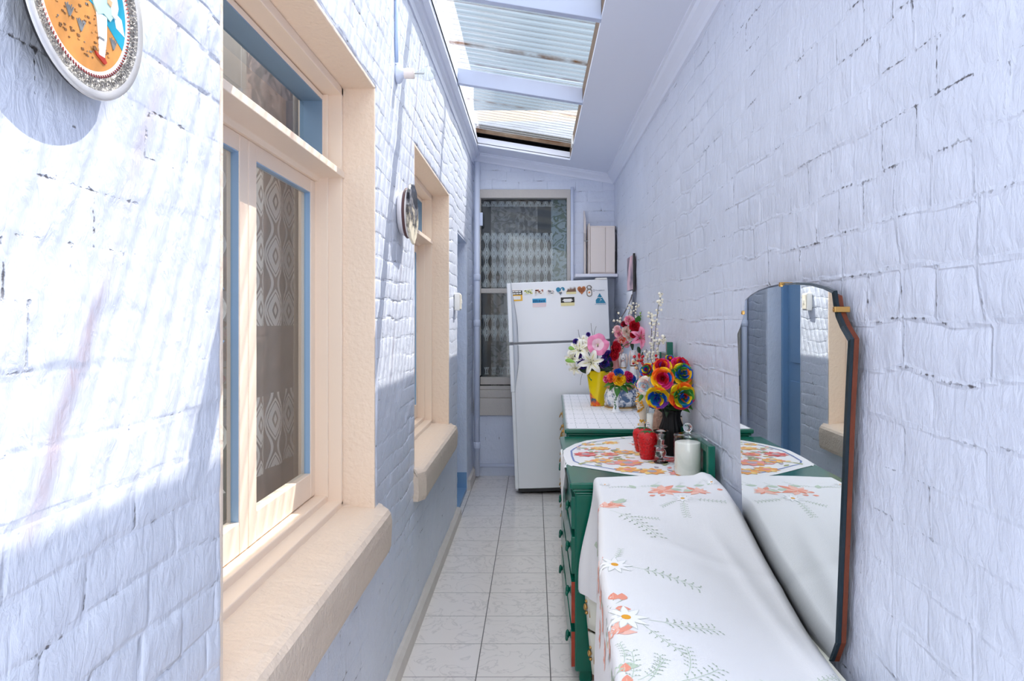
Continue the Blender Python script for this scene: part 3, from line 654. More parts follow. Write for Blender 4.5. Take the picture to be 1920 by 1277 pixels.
# things stuck on the freezer door. fd_(px,py) gives door coordinates from photo pixels
FRI = (Matrix.Translation((-.163, 5.92, .012)) @ Matrix.Rotation(math.radians(-2.2), 4, 'Y')).inverted()
FM = FRI.inverted()
def fd_(px, py):
    q = FRI @ P(px, py, 5.925); return q.x, q.z
def door_y(x): 
    t = (x - .034) / (fw - .034); return .012 * (2 * t - 1) ** 4
M_TEAL = C('teal_ink', 24, 128, 164, .4); M_YEL = C('magnet_yellow', 248, 190, 62, .5); M_INK = C('magnet_black', 40, 36, 34, .5); M_PAPER = C('magnet_white', 244, 242, 236, .5)
M_OCHRE = C('magnet_bronze', 186, 112, 62, .45); M_CRM = C('magnet_cream', 240, 228, 170, .5); M_PINK = C('magnet_pale_pink', 244, 222, 222, .5); M_AQUA = C('magnet_aqua', 56, 168, 212, .5)
M_STEEL = C('magnet_steel', 128, 118, 110, .35); M_BROWN = C('magnet_brown', 128, 98, 80, .6)
def magnet(name, px0, px1, py0, py1, label, group='magnets on the freezer door'):
    """empty at the magnet's centre on the door; children use (x, z) in metres from there"""
    cx, cz = fd_((px0 + px1) / 2, (py0 + py1) / 2)
    w = (px1 - px0) * 5.92 / F; h = (py1 - py0) * 5.92 / F
    t = thing(name, label, 'magnet', FM @ Vector((cx, door_y(cx) - .0006, cz)), (0, math.radians(-2.2), 0), group)
    return t, w, h
def plate2(parent, name, m, pts, y0=0., th=.003):
    return fin(MB().prism(pts, 'y', y0 - th, y0).build(name, m, parent))
def rect(x0, x1, z0, z1): return [(x0, z0), (x1, z0), (x1, z1), (x0, z1)]
RX = (PI / 2, 0, 0)
t, w, h = magnet('sign_magnet', 958.5, 979.5, 545, 564.5, 'small sign magnet with black top and yellow frame, leftmost on the freezer')
plate2(t, 'backing', M_YEL, rect(-w / 2, w / 2, -h / 2, h / 2)); plate2(t, 'dark_panel', M_INK, rect(-w / 2, w / 2, h * .08, h / 2), -.003, .001); plate2(t, 'white_panel', M_PAPER, rect(-w * .34, w * .34, -h * .36, -h * .02), -.003, .001)
b = MB()
for z_, ws in ((h * .40, (.2, .3, .18)), (h * .20, (.28, .22, .2))):
    x_ = -w * .38
    for q in ws: b.box(x_, x_ + w * q, -.0048, -.004, z_ - h * .055, z_ + h * .055); x_ += w * (q + .04)
b.build('lettering', M_PAPER, t)
AUS = [(-.5, .05), (-.42, .2), (-.3, .27), (-.2, .42), (-.1, .38), (-.04, .46), (.05, .42), (.06, .3), (.16, .22), (.22, .48), (.28, .3), (.38, .12), (.5, -.08), (.47, -.25), (.36, -.42), (.24, -.44), (.14, -.3), (.02, -.2), (-.16, -.22), (-.3, -.34), (-.42, -.32), (-.46, -.12)]
def dots(parent, name, m, w, h, n, seed, s=.09):
    rn = random.Random(seed); b = MB()
    for _ in range(n):
        x = (rn.random() - .5) * w * .74; z = (rn.random() - .45) * h * .45; q = w * s * (.6 + rn.random() * .7)
        pts = [(x + q * math.cos(a * 1.0472) * (1.4 if rn.random() > .5 else .8), z + q * .6 * math.sin(a * 1.0472)) for a in range(6)]
        b.prism(pts, 'y', -.004, -.003)
    fin(b.build(name, m, parent))
for (x0_, x1_, y0_, y1_, lab, c1, c2, sd) in ((982, 999.5, 540.5, 554.5, 'white map magnet with yellow and green specks', C('map_yellow', 224, 224, 120), C('map_green', 170, 196, 130), 1),
                                     (1001.5, 1020.5, 539.5, 555, 'white map magnet with red and brown specks', C('map_red', 190, 110, 90), C('map_tan', 214, 178, 150), 2),
                                     (1024, 1040.5, 540, 556, 'white map magnet with faint grey specks', C('map_grey', 206, 204, 206), C('map_blush', 234, 206, 206), 3)):
    t, w, h = magnet('map_magnet', x0_, x1_, y0_, y1_, lab)
    plate2(t, 'backing', M_PAPER, [(a * w, c * h) for a, c in AUS]); dots(t, 'speckles', c1, w, h, 12, sd); dots(t, 'speckles', c2, w, h, 12, sd + 10, .07)
def heart(w, h, n=28):
    out = []
    for i in range(n):
        a = 2 * PI * i / n; x = 16 * math.sin(a) ** 3; z = 13 * math.cos(a) - 5 * math.cos(2 * a) - 2 * math.cos(3 * a) - math.cos(4 * a)
        out.append((x / 32 * w, (z + 2.5) / 29 * h))
    return out
t, w, h = magnet('heart_magnet', 1042.5, 1059, 538.5, 553.5, 'teal heart magnet with a white swan shape')
plate2(t, 'backing', M_TEAL, heart(w, h)); plate2(t, 'white_bird', M_PAPER, [(-.26 * w, -.12 * h), (.02 * w, .02 * h), (.12 * w, .3 * h), (.22 * w, .34 * h), (.2 * w, .1 * h), (.42 * w, .02 * h), (.22 * w, -.22 * h), (.02 * w, -.3 * h)], -.003, .001)
plate2(t, 'grey_heart', C('magnet_grey', 120, 124, 130), [(a * .34 - .0, c * .34 - h * .26) for a, c in heart(w, h)], -.004, .001)
t, w, h = magnet('skyline_magnet', 1061.5, 1080, 537.5, 551.5, 'brown city skyline magnet on a yellow base')
plate2(t, 'base', M_CRM, rect(-w / 2, w / 2, -h / 2, -h * .2))
plate2(t, 'skyline', M_BROWN, [(-.5 * w, -.2 * h), (-.4 * w, .0), (-.3 * w, .3 * h), (-.2 * w, .05 * h), (-.12 * w, .3 * h), (-.08 * w, .5 * h), (-.03 * w, .1 * h), (.05 * w, .2 * h), (.09 * w, .46 * h), (.14 * w, .1 * h), (.24 * w, .2 * h), (.3 * w, .5 * h), (.36 * w, .15 * h), (.44 * w, .48 * h), (.5 * w, -.2 * h)], 0, .004)
t, w, h = magnet('heart_magnet', 1082.5, 1098.5, 537, 553, 'bronze heart magnet with darker raised lettering')
plate2(t, 'backing', M_OCHRE, heart(w, h)); b = MB()
for z_, n_ in ((.18, 5), (-.05, 5)):
    for i in range(n_): b.box((-.32 + i * .135) * w, (-.32 + i * .135 + .085) * w, -.0042, -.003, z_ * h - .09 * h, z_ * h + .08 * h)
b.build('lettering', C('bronze_dark', 128, 62, 26), t)
t, w, h = magnet('bottle_opener', 1099.5, 1110, 534.5, 556.5, 'steel bottle opener magnet with an orange emblem, rightmost of the row')
def oval(w, z0, z1, n=24): 
    r_ = w / 2; return [(r_ * math.cos(a), (z1 - r_ if math.sin(a) >= 0 else z0 + r_) + r_ * math.sin(a)) for a in [2 * PI * i / n for i in range(n)]]
def ring2(parent, name, m, outer, inner, y0, th):
    n = len(outer); b = MB(); vs = [(p[0], y, p[1]) for y in (y0 - th, y0) for q in (outer, inner) for p in q]
    fs = []
    for i in range(n):
        j = (i + 1) % n
        fs += [(i, j, n + j, n + i), (2 * n + i, 3 * n + i, 3 * n + j, 2 * n + j), (i, 2 * n + i, 2 * n + j, j), (n + i, n + j, 3 * n + j, 3 * n + i)]
    return fin(b.add(vs, fs).build(name, m, parent))
ring2(t, 'loop', M_STEEL, oval(w, h * .12, h * .5), oval(w * .66, h * .19, h * .43), 0, .004)
plate2(t, 'body', M_STEEL, oval(w, -h * .5, h * .2)); plate2(t, 'face', M_PAPER, oval(w * .68, -h * .42, h * .08), -.003, .001)
plate2(t, 'emblem', C('magnet_orange', 232, 130, 50), [(-.18 * w, -.2 * h), (.0, -.22 * h), (.2 * w, -.1 * h), (.12 * w, -.05 * h), (-.14 * w, -.08 * h)], -.004, .0008)
t, w, h = magnet('ticket_magnet', 998.5, 1024, 559.8, 575.8, 'blue and white ticket magnet below the row')
plate2(t, 'backing', M_PINK, rect(-w / 2, w / 2, -h / 2, h / 2)); plate2(t, 'blue_panel', M_AQUA, rect(-w / 2, w / 2, 0, h / 2), -.003, .001)
b = MB(); rn = random.Random(5); x_ = -w * .46
while x_ < w * .42:
    q = w * (.05 + rn.random() * .05); b.box(x_, x_ + q, -.0048, -.004, h * .06, h * (.26 + .12 * rn.random())); x_ += q + w * .03
b.build('lettering', C('ticket_navy', 28, 92, 140), t)
t, w, h = magnet('plate_magnet', 1051.5, 1077, 557.5, 573.5, 'black plate magnet with a white emblem and cream lower band')
plate2(t, 'backing', M_CRM, rect(-w / 2, w / 2, -h / 2, h / 2)); plate2(t, 'dark_panel', M_INK, rect(-w / 2, w / 2, -h * .12, h / 2), -.003, .001)
plate2(t, 'emblem', M_PAPER, [(-.42 * w, .14 * h), (-.3 * w, .2 * h), (-.3 * w, .32 * h), (.3 * w, .32 * h), (.3 * w, .2 * h), (.42 * w, .14 * h), (.3 * w, .08 * h), (.24 * w, -.06 * h), (-.24 * w, -.06 * h), (-.3 * w, .08 * h)], -.004, .0008)
# maker's badge and the triangular sticker
cx, cz = fd_(1121.5, 544.4); t = thing('maker_badge', 'tiny printed maker badge at the top right of the freezer', 'badge', FM @ Vector((cx, door_y(cx) - .0006, cz)), (0, math.radians(-2.2), 0))
M_BADGE = C('badge_grey', 96, 104, 126)
text_mesh('lettering', 'Westinghouse', .0135, M_BADGE, t, (.014, -.001, 0), RX)
ring2(t, 'emblem', M_BADGE, [(-.036 + .0085 * math.cos(i * PI / 8), .0085 * math.sin(i * PI / 8)) for i in range(16)], [(-.036 + .0055 * math.cos(i * PI / 8), .0055 * math.sin(i * PI / 8)) for i in range(16)], 0, .0015)
cx, cz = fd_(1124.5, 559); w = 22 * 5.92 / F; h = 19 * 5.92 / F
t = thing('triangle_sticker', 'blue triangle sticker with white waves beside the bottle opener', 'sticker', FM @ Vector((cx, door_y(cx) - .0006, cz)), (0, math.radians(-2.2), 0))
plate2(t, 'triangle', M_TEAL, [(-w / 2, -h / 2), (w / 2, -h / 2), (0, h / 2)], 0, .001)
def band(parent, pts, th):
    up = [(x, z + th) for x, z in pts]; return plate2(parent, 'wave', M_PAPER, pts + up[::-1], -.001, .0006)
band(t, [(-.33 * w, -.14 * h), (-.2 * w, .02 * h), (-.06 * w, .06 * h), (.04 * w, -.02 * h), (.1 * w, .0), (.16 * w, .06 * h), (.2 * w, .0)], h * .055)
band(t, [(.16 * w, -.22 * h), (.08 * w, -.16 * h), (.02 * w, -.26 * h), (.0 * w, -.42 * h)][::-1], h * .055)
text_mesh('lettering', 'AUSTRALIAN MADE', .0115, M_TEAL, t, (0, -.001, -h * .5 - .009), RX, sx=1.0)

# ---- green dressers ------------------------------------------------------------------------------
def dresser(name, label, loc, rz, dep, ln, ht, rows, knob, worn, back):
    """front faces -x; x from 0 (front of top) to dep, y from 0 (near end) to ln"""
    r = thing(name, label, 'dresser', loc, (0, 0, rz))
    b = MB(); ov = .03
    b.box(ov, dep - .01, .02, ln - .02, .05, ht - .045)
    # corner stiles and rails on the near end
    b.box(ov - .004, ov + .062, .010, .02, .05, ht - .05).box(dep - .07, dep - .01, .010, .02, .05, ht - .05).box(ov + .066, dep - .07, .010, .02, ht - .13, ht - .05).box(ov + .066, dep - .07, .010, .02, .05, .13)
    b.box(ov - .008, ov, .014, .045, .05, ht - .05).box(ov - .008, ov, ln - .045, ln - .014, .05, ht - .05)
    b.build('carcass', M_GREEN, r, bevel=.003)
    t = MB().box(0, dep, 0, ln, ht - .026, ht).box(.010, dep, .010, ln - .01, ht - .040, ht - .026).box(.02, dep, .015, ln - .015, ht - .055, ht - .04)
    t.build('top', M_GREEN, r, bevel=.007)
    for y in (.06, ln - .06):
        for x in (ov + .035, dep - .05): MB().box(x - .025, x + .025, y - .03, y + .03, 0, .055).build('foot', M_GREEN, r, bevel=.004)
    for k, (z0, z1) in enumerate(rows):
        for (ya, yb) in (((.03, ln - .03),) if knob == 'wood' else ((.03, ln / 2 - .004), (ln / 2 + .004, ln - .03))):
            w_ = worn and k < 2
            d_ = MB().box(ov - .022, ov + .003, ya, yb, z0, z1, 0, None, [0, 0, 1 if w_ else 0, 0, 0, 0]).build('drawer', [M_GREEN, M_REDW], r, bevel=.0 if w_ else .004)
            for q in (.13, .87):
                yc = ya + (yb - ya) * q; zc = (z0 + z1) / 2
                if knob == 'wood':
                    kb = MB().ball((ov - .031, yc, zc), .018, 0, 12, 8, (.5, 1, 1)).tube([(ov - .02, yc, zc), (ov - .036, yc, zc)], .009)
                    kb.tube([(ov - .032, yc - .024, zc), (ov - .035, yc - .020, zc - .016), (ov - .036, yc, zc - .022), (ov - .035, yc + .020, zc - .016), (ov - .032, yc + .024, zc)], .005)
                    kb.build('drawer_pull', M_GREEN, d_, smooth=True)
                else:
                    kb = MB().box(ov - .026, ov - .021, yc - .03, yc + .03, zc - .022, zc + .022).ball((ov - .032, yc - .022, zc + .006), .007).ball((ov - .032, yc + .022, zc + .006), .007)
                    kb.tube([(ov - .034, yc - .022, zc + .006), (ov - .044, yc - .02, zc - .016), (ov - .046, yc, zc - .022), (ov - .044, yc + .02, zc - .016), (ov - .034, yc + .022, zc + .006)], .0035)
                    kb.build('drawer_handle', M_BRASS, d_)
    if back:
        bl_, bh = back; p = MB().box(dep - .028, dep, .0, .035, ht, ht + bh).box(dep - .028, dep, bl_ - .035, bl_, ht, ht + bh).box(dep - .028, dep, .035, bl_ - .035, ht + bh - .03, ht + bh).box(dep - .028, dep, .035, bl_ - .035, ht, ht + .02)
        bb = p.build('backboard', M_GREEN, r, bevel=.003)
        if bh > .3: MB().box(dep - .016, dep - .006, .035, bl_ - .035, ht + .02, ht + bh - .03).build('back_panel', C('back_beige', 178, 164, 148, .6, var=.15), bb)
        else: MB().box(dep - .018, dep - .006, .035, bl_ - .035, ht + .02, ht + bh - .03).build('back_panel', M_GREEN, bb)
    return r
Z2 = .803; Z1 = .838
d2 = dresser('dresser', 'green painted dresser under the floral runner, with bare red drawer edges', (.140, 2.835, 0), 0, .578, 1.135, Z2, ((.06, .20), (.235, .40), (.43, .58), (.61, .74)), 'wood', True, (1.0, .145))
dresser('dresser', 'green painted dresser with a white crochet cloth beside the fridge', (.170, 4.0, 0), math.radians(-1.55), .520, 1.86, Z1, ((.06, .24), (.26, .42), (.44, .60), (.62, .77)), 'brass', False, None)
b = MB().box(.548, .580, .875, .912, Z2, 1.335).box(.552, .576, .912, 1.10, 1.24, 1.275).box(.548, .580, 1.08, 1.115, Z2, 1.275)
b.build('tall_back_post', M_GREEN, d2, bevel=.003); MB().box(.560, .570, .912, 1.08, Z2, 1.245).build('back_panel', C('back_beige', 178, 164, 148, .6, var=.15), d2)
# ---- cream chest under the tablecloth -------------------------------------------------------------
M_CHEST = mat('cracked_cream_lacquer', srgb(226, 226, 212), .25, var=.06)
M_CHEDGE = mat('chest_brown_edge', srgb(112, 80, 54), .45, var=.2, vscale=30)
M_BURN = mat('chest_scorched_gap', srgb(52, 34, 24), .7, var=.5, vscale=40)
def front_x(y, z):
    base = [(2.75, .186), (2.72, .205), (2.68, .236), (2.62, .252), (2.45, .256), (2.3, .240), (2.1, .212), (1.93, .192), (1.6, .184), (.9, .18)]
    for (ya, xa), (yb, xb) in zip(base, base[1:]):
        if y <= ya and y >= yb: x = xa + (xb - xa) * (ya - y) / (ya - yb); break
    else: x = base[0][1] if y > 2.75 else base[-1][1]
    return x + .045 * max(0, (.52 - z) / .52) ** 1.3 + .05 * max(0, z - .42) / .2        # swells out at the top, tucks in below
r = thing('chest_of_drawers', 'cream lacquered chest with brass handles under the white tablecloth', 'chest', (0, 0, 0))
b = MB(); yv = [2.74, 2.72, 2.70, 2.68, 2.65, 2.62, 2.58, 2.53, 2.45, 2.3, 2.1, 1.93, 1.6, 1.25, .95]; zv = [.07, .15, .25, .35, .45, .55, .64]
n0 = len(b.v); b.grid(lambda y, z: (front_x(y, z) + .016, y, z), yv, zv)
k = len(zv); m_ = len(yv)
back = [(.70, y, z) for y in yv for z in zv]
o_ = len(b.v); b.v += back
for i in range(m_ - 1): b.f.append((i * k + k - 1, (i + 1) * k + k - 1, o_ + (i + 1) * k + k - 1, o_ + i * k + k - 1)); b.m.append(0)
b.f.append(tuple([j for j in range(k)] + [o_ + j for j in range(k - 1, -1, -1)])); b.m.append(0)
b.f.append(tuple([(m_ - 1) * k + j for j in range(k)][::-1] + [o_ + (m_ - 1) * k + j for j in range(k)])); b.m.append(0)
fin(b.build('carcass', M_CHEST, r))
MB().box(.26, .68, 2.46, 2.735, .62, .815).build('raised_end', M_CHEST, r)
for q, (z0, z1) in enumerate(((.10, .262), (.275, .44), (.452, .61))):
    b = MB(); zz_ = [z0 + (z1 - z0) * i / 4 for i in range(5)]
    yy_ = [2.734, 2.72, 2.70, 2.68, 2.65, 2.62, 2.58, 2.53, 2.45, 2.3, 2.1, 1.93]
    b.grid(lambda y, z: (front_x(y, z), y, z), yy_, zz_)
    d_ = b.build('drawer', M_CHEST, r, smooth=True, solid=.012)
    for yc in (2.722, 2.0) if q < 2 else ():
        zc = (z0 + z1) / 2 + .0; x = front_x(yc, zc)
        h_ = MB().box(x - .005, x + .012, yc - .014, yc + .014, zc - .036, zc + .036)
        h_.tube([(x - .003, yc, zc), (x - .016, yc, zc)], .005).ball((x - .020, yc, zc), .013, 0, 10, 7, (.6, 1, 1)).ball((x - .015, yc, zc + .022), .007).ball((x - .015, yc, zc - .022), .007)
        h_.build('drawer_handle', M_BRASS, d_, smooth=True)
b = MB()
for z in (.268, .446): b.grid(lambda y, q: (front_x(y, z) + .004, y, z + (q - .5) * .016), [2.74, 2.72, 2.70, 2.68, 2.65, 2.62, 2.55, 2.45, 2.3, 2.1], [0, 1])
b.build('drawer_gap', M_BURN, r)
MB().tube([(front_x(2.742, z) + .0, 2.742, z) for z in (.07, .15, .25, .35, .45, .55, .62)], .0055, 6).build('edge_strip', M_CHEDGE, r, smooth=True)
for y in (2.62, 1.1):
    for x in (.32, .62): MB().tube([(x, y, .075), (x, y, 0)], [.03, .02], 10).build('foot', M_CHEDGE, r)
# ---- mirror --------------------------------------------------------------------------------------
r = thing('wall_mirror', 'frameless shaped mirror on a brown timber backing against the right wall', 'mirror', (.700, 2.03, 0))
half = [(.335, .640), (.372, .70), (.400, 1.0), (.422, 1.25), (.440, 1.408), (.400, 1.437), (.374, 1.463), (.361, 1.490), (.352, 1.519), (.30, 1.531), (.22, 1.543), (.11, 1.551), (0, 1.554)]
ol = [(-a, z) for a, z in half] + [(a, z) for a, z in half[:-1][::-1]]
ol = [(y, z) for y, z in ol]
bk = MB().prism([(y, z - (.012 if z > 1.4 and abs(y) < .37 else 0)) for y, z in ol], 'x', .012, .023).build('backing_board', M_WOODB, r); fin(bk)
g = MB(); n = len(ol)
ins = [(y * .986, z - .006 if z > 1.2 else z) for y, z in ol]
vs_ = [(0., y, z) for y, z in ins] + [(.004, y, z) for y, z in ol] + [(.0115, y, z) for y, z in ol]
g.add(vs_, [tuple(range(n))] + [(i, (i + 1) % n, n + (i + 1) % n, n + i) for i in range(n)] + [(n + i, n + (i + 1) % n, 2 * n + (i + 1) % n, 2 * n + i) for i in range(n)], 0, [0] + [1] * n + [1] * n)
g.build('mirror_glass', [M_MIRROR, M_EDGE], r)
for y, z in ((0, 1.552), (-.368, 1.476), (.368, 1.476)):
    MB().box(-.004, .032, y - .006, y + .006, z - .008, z + .005).tube([(-.004, y, z - .003), (-.006, y, z - .003)], .003).build('mirror_clip', M_BRASS, r, bevel=.002)
# ==================================================================================================
# CLOTHS
# ==================================================================================================
def leafshape(L_, W_, n=5):
    a = [(L_ * i / n, W_ * math.sin(PI * (i / n) ** .8)) for i in range(n + 1)]
    return a + [(x, -w) for x, w in a[1:-1][::-1]]
def place(pts, x, y, a, s=1.0):
    c, q = math.cos(a), math.sin(a); return [(x + s * (px * c - py * q), y + s * (px * q + py * c)) for px, py in pts]
class Motifs:
    """printed motifs laid on a cloth: polygons in the cloth's own (u, v) metres, mapped by S(u, v, lift)"""
    def __init__(s, mb, S): s.b, s.S, s.k = mb, S, 0
    def poly(s, pts, mi, lift=.0008):
        s.k += 1; l = lift + (s.k % 12) * .00002
        # fan from the middle so that the motif follows the folds
        cu = sum(p[0] for p in pts) / len(pts); cv = sum(p[1] for p in pts) / len(pts)
        vs = [s.S(cu, cv, l)] + [s.S(u, v, l) for u, v in pts]; n = len(pts)
        s.b.add(vs, [(0, 1 + i, 1 + (i + 1) % n) for i in range(n)], mi)
    def leaf(s, x, y, a, L_, W_, mi): s.poly(place(leafshape(L_, W_), x, y, a), mi)
    def line(s, pts, w, mi):
        for (x0, y0), (x1, y1) in zip(pts, pts[1:]):
            d = math.hypot(x1 - x0, y1 - y0) or 1; nx, ny = -(y1 - y0) / d * w / 2, (x1 - x0) / d * w / 2
            s.poly([(x0 + nx, y0 + ny), (x1 + nx, y1 + ny), (x1 - nx, y1 - ny), (x0 - nx, y0 - ny)], mi, .0007)
    def daisy(s, x, y, R, mw, mo, mc, a0=0., n=9):
        for i in range(n):
            a = a0 + 2 * PI * i / n
            s.poly(place(leafshape(R, R * .19), x, y, a), mo); s.poly(place(leafshape(R * .93, R * .15), x + R * .03 * math.cos(a), y + R * .03 * math.sin(a), a), mw, .0011)
        s.poly([(x + R * .2 * math.cos(q), y + R * .2 * math.sin(q)) for q in [2 * PI * i / 10 for i in range(10)]], mc, .0015)
    def sprig(s, x, y, a, L_, ml, ms, bend=.6, n=8):
        pts = []; ang = a
        for i in range(n + 1):
            pts.append((x, y)); x += L_ / n * math.cos(ang); y += L_ / n * math.sin(ang); ang += bend / n
        s.line(pts, .0014, ms)
        for i in range(2, n + 1):
            px, py = pts[i]
            for sd in (-1, 1):
                q = a + bend * i / n + sd * .9; l = L_ * .10; s.line([(px, py), (px + l * math.cos(q), py + l * math.sin(q))], .0010, ms)
                for k in range(2): s.leaf(px + l * (.5 + .5 * k) * math.cos(q), py + l * (.5 + .5 * k) * math.sin(q), q + (.5 if k else -.5) * sd, L_ * .048, L_ * .012, ml)
    def poppy(s, x, y, R, a, m1, m2):
        for i in range(5):
            q = a + (i - 2) * .62; s.poly(place(leafshape(R * (.8 + .2 * (i % 2)), R * .19), x, y, q), m1 if i % 2 else m2)
            s.line([(x, y), (x + R * .8 * math.cos(q), y + R * .8 * math.sin(q))], R * .05, m2 if i % 2 else m1)
    def bud(s, x, y, R, a, m1, m2):
        s.poly(place(leafshape(R, R * .36), x, y, a), m1); s.line([(x + R * .2 * math.cos(a), y + R * .2 * math.sin(a)), (x + R * .75 * math.cos(a), y + R * .75 * math.sin(a))], R * .12, m2)
K_ = dict(coral=C('print_coral', 240, 158, 134, .8), coral2=C('print_coral_pale', 248, 196, 178, .8), sage=C('print_sage', 196, 212, 190, .8), leaf=C('print_leaf', 172, 186, 166, .8), grey=C('print_grey', 206, 212, 206, .8),
          white=C('print_white', 250, 250, 250, .8), orange=C('print_orange', 238, 170, 52, .8))
TM = [M_CLOTH, K_['coral'], K_['coral2'], K_['sage'], K_['leaf'], K_['grey'], K_['white'], K_['orange']]
def lerp_tab(t, x):
    for (a, va), (b_, vb) in zip(t, t[1:]):
        if a <= x <= b_: return va + (vb - va) * (x - a) / (b_ - a)
    return t[0][1] if x < t[0][0] else t[-1][1]
def sm(t): t = max(0, min(1, t)); return t * t * (3 - 2 * t)
def lerp_s(t, x):
    for (a, va), (b_, vb) in zip(t, t[1:]):
        if a <= x <= b_: return va + (vb - va) * sm((x - a) / (b_ - a))
    return t[0][1] if x < t[0][0] else t[-1][1]
XLt = [(.9, .150), (1.37, .156), (1.57, .164), (1.927, .172), (2.2, .196), (2.485, .222), (2.80, .230)]
XRt = [(.9, .672), (1.57, .692), (2.0, .692), (2.414, .692), (2.66, .690), (2.80, .684)]
ZR = [(.9, .650), (1.57, .656), (1.66, .660), (1.82, .678), (2.0, .718), (2.16, .757), (2.414, .832), (2.60, .840), (2.80, .848)]
ZL = [(.9, .755), (1.37, .765), (1.93, .812), (2.4, .836), (2.80, .838)]
RF = .022
def cloth_top(u, v):
    """u: metres from the left fold across the top; v: along the wall"""
    xl, xr = lerp_tab(XLt, v), lerp_tab(XRt, v); t = max(0, min(1, u / .52)); x = xl + (xr - xl) * t
    z = lerp_tab(ZL, v) + (lerp_tab(ZR, v) - lerp_tab(ZL, v)) * sm(t ** 1.1)
    z += .0045 * math.sin(9 * v + 5 * t) * t * (1 - t) * 3 + .006 * math.exp(-((t - .74 - .25 * (2.2 - v)) / .05) ** 2) * sm((2.35 - v) / .3) + .004 * math.exp(-((v - 2.12 + .12 * t) / .025) ** 2) * sm(t * 2)
    z += (.012 * math.exp(-((t - .93) / .05) ** 2)) * sm((v - 2.5) / .2) - .02 * sm((t - .95) / .05) * sm((2.6 - v) / .2)
    if u < RF: z -= RF - math.sqrt(max(0, RF * RF - (RF - max(0, u)) ** 2))
    e = 2.80 - v
    if e < RF: z -= RF - math.sqrt(max(0, RF * RF - (RF - max(0, e)) ** 2))
    return Vector((x, v, z))
def cloth_pos(u, v):
    if v > 2.80:
        p = cloth_pos(u, 2.80); p.z -= (v - 2.80); return p
    if u > .52:
        p = cloth_top(.52, v); p.z -= (u - .52); p.x += .004; return p
    if u >= 0: return cloth_top(u, v)
    p = cloth_top(0, v); d = -u; z = p.z - d
    flare = (.236 - lerp_s([(.9, .150), (1.6, .158), (1.93, .165), (2.3, .200), (2.5, .236), (2.63, .236), (2.70, .205), (2.755, .170), (2.80, .160)], v)) 
    tgt = lerp_s([(.9, .146), (1.6, .156), (1.93, .163), (2.3, .204), (2.5, .238), (2.63, .236), (2.70, .205), (2.755, .172), (2.80, .172)], v)
    k = sm(d / .36); x = p.x + (tgt - p.x) * k
    return Vector((x, v, z))
def Scloth(u, v, l):
    p = cloth_pos(u, v); e = .004
    a = cloth_pos(u + e, v) - cloth_pos(u - e, v); c = cloth_pos(u, v + e) - cloth_pos(u, v - e)
    n = a.cross(c).normalized()
    return p + n * l
b = MB()
us = [-.415 + .0115 * i for i in range(36)] + [.0, .003, .007, .012, .017, .022, .03] + [.045 + .475 * i / 38 for i in range(39)] + [.535, .56, .60]
vv = [.95 + .02 * i for i in range(89)] + [2.73, 2.745, 2.76, 2.77, 2.778, 2.784, 2.79, 2.795, 2.80]
us = sorted(us); vv = sorted(set(vv))
b.grid(cloth_pos, us, vv)
mo = Motifs(b, Scloth)
G_, CO, CP, SA, LE, GR, WH, OR = range(8)
rn = random.Random(21)
def cluster_far(u0):           # the border band along the far edge
    mo.poppy(u0, 2.66, .055, 2.6, CO, CP); mo.poppy(u0 + .10, 2.645, .05, .4, CO, CP); mo.bud(u0 + .17, 2.66, .03, -.2, CO, CP)
    for i in range(4): mo.leaf(u0 - .02 + .035 * i, 2.69, .4 + .7 * i, .04, .011, SA)
def pix(px, py, lift=.62):     # nearest cloth (u, v) to a photo pixel
    best = None
    for v in [1.2 + .02 * i for i in range(81)]:
        for u in [-.40 + .02 * i for i in range(47)]:
            q = cloth_pos(u, v); x = VX + F * q.x / q.y; y = VY - F * (q.z - H) / q.y
            d = (x - px) ** 2 + (y - py) ** 2
            # left drop hidden behind nearer folds is fine
            if best is None or d < best[0]: best = (d, u, v)
    return best[1], best[2]
u, v = pix(1281, 934); mo.daisy(u, v, .042, WH, GR, OR, .3)
mo.sprig(u, v - .02, -1.75, .12, LE, SA, .2); mo.sprig(u + .03, v, -.45, .12, LE, SA, .3); mo.sprig(u - .02, v - .01, -2.3, .09, LE, SA, -.2)
u, v = pix(1240, 921); mo.poppy(u, v, .085, .2, CO, CP); mo.poppy(u, v, .06, 3.0, CP, CO)
u, v = pix(1310, 921); mo.poppy(u, v, .07, 2.7, CO, CP); mo.poppy(u, v, .05, .3, CP, CO)
for px, py in ((1215, 930), (1213, 925), (1237, 929), (1344, 919)):
    u, v = pix(px, py); mo.bud(u, v, .026, .3, CO, CP)
for px, py, a in ((1262, 915, .3), (1280, 917, 2.8), (1300, 912, .2), (1285, 921, .4), (1220, 912, .1), (1195, 916, 2.), (1330, 906, .9)):
    u, v = pix(px, py); mo.leaf(u, v, a, .05, .013, SA); mo.sprig(u, v, a + .5, .07, SA, GR, .5, 5)
u, v = pix(1337, 903); mo.daisy(u, v, .026, WH, GR, OR); u, v = pix(1133, 909); mo.daisy(u, v, .024, WH, GR, OR)
u, v = pix(1190, 915); mo.sprig(u, v, 3.0, .10, SA, GR, .3); mo.sprig(u, v, .1, .10, SA, GR, -.3)
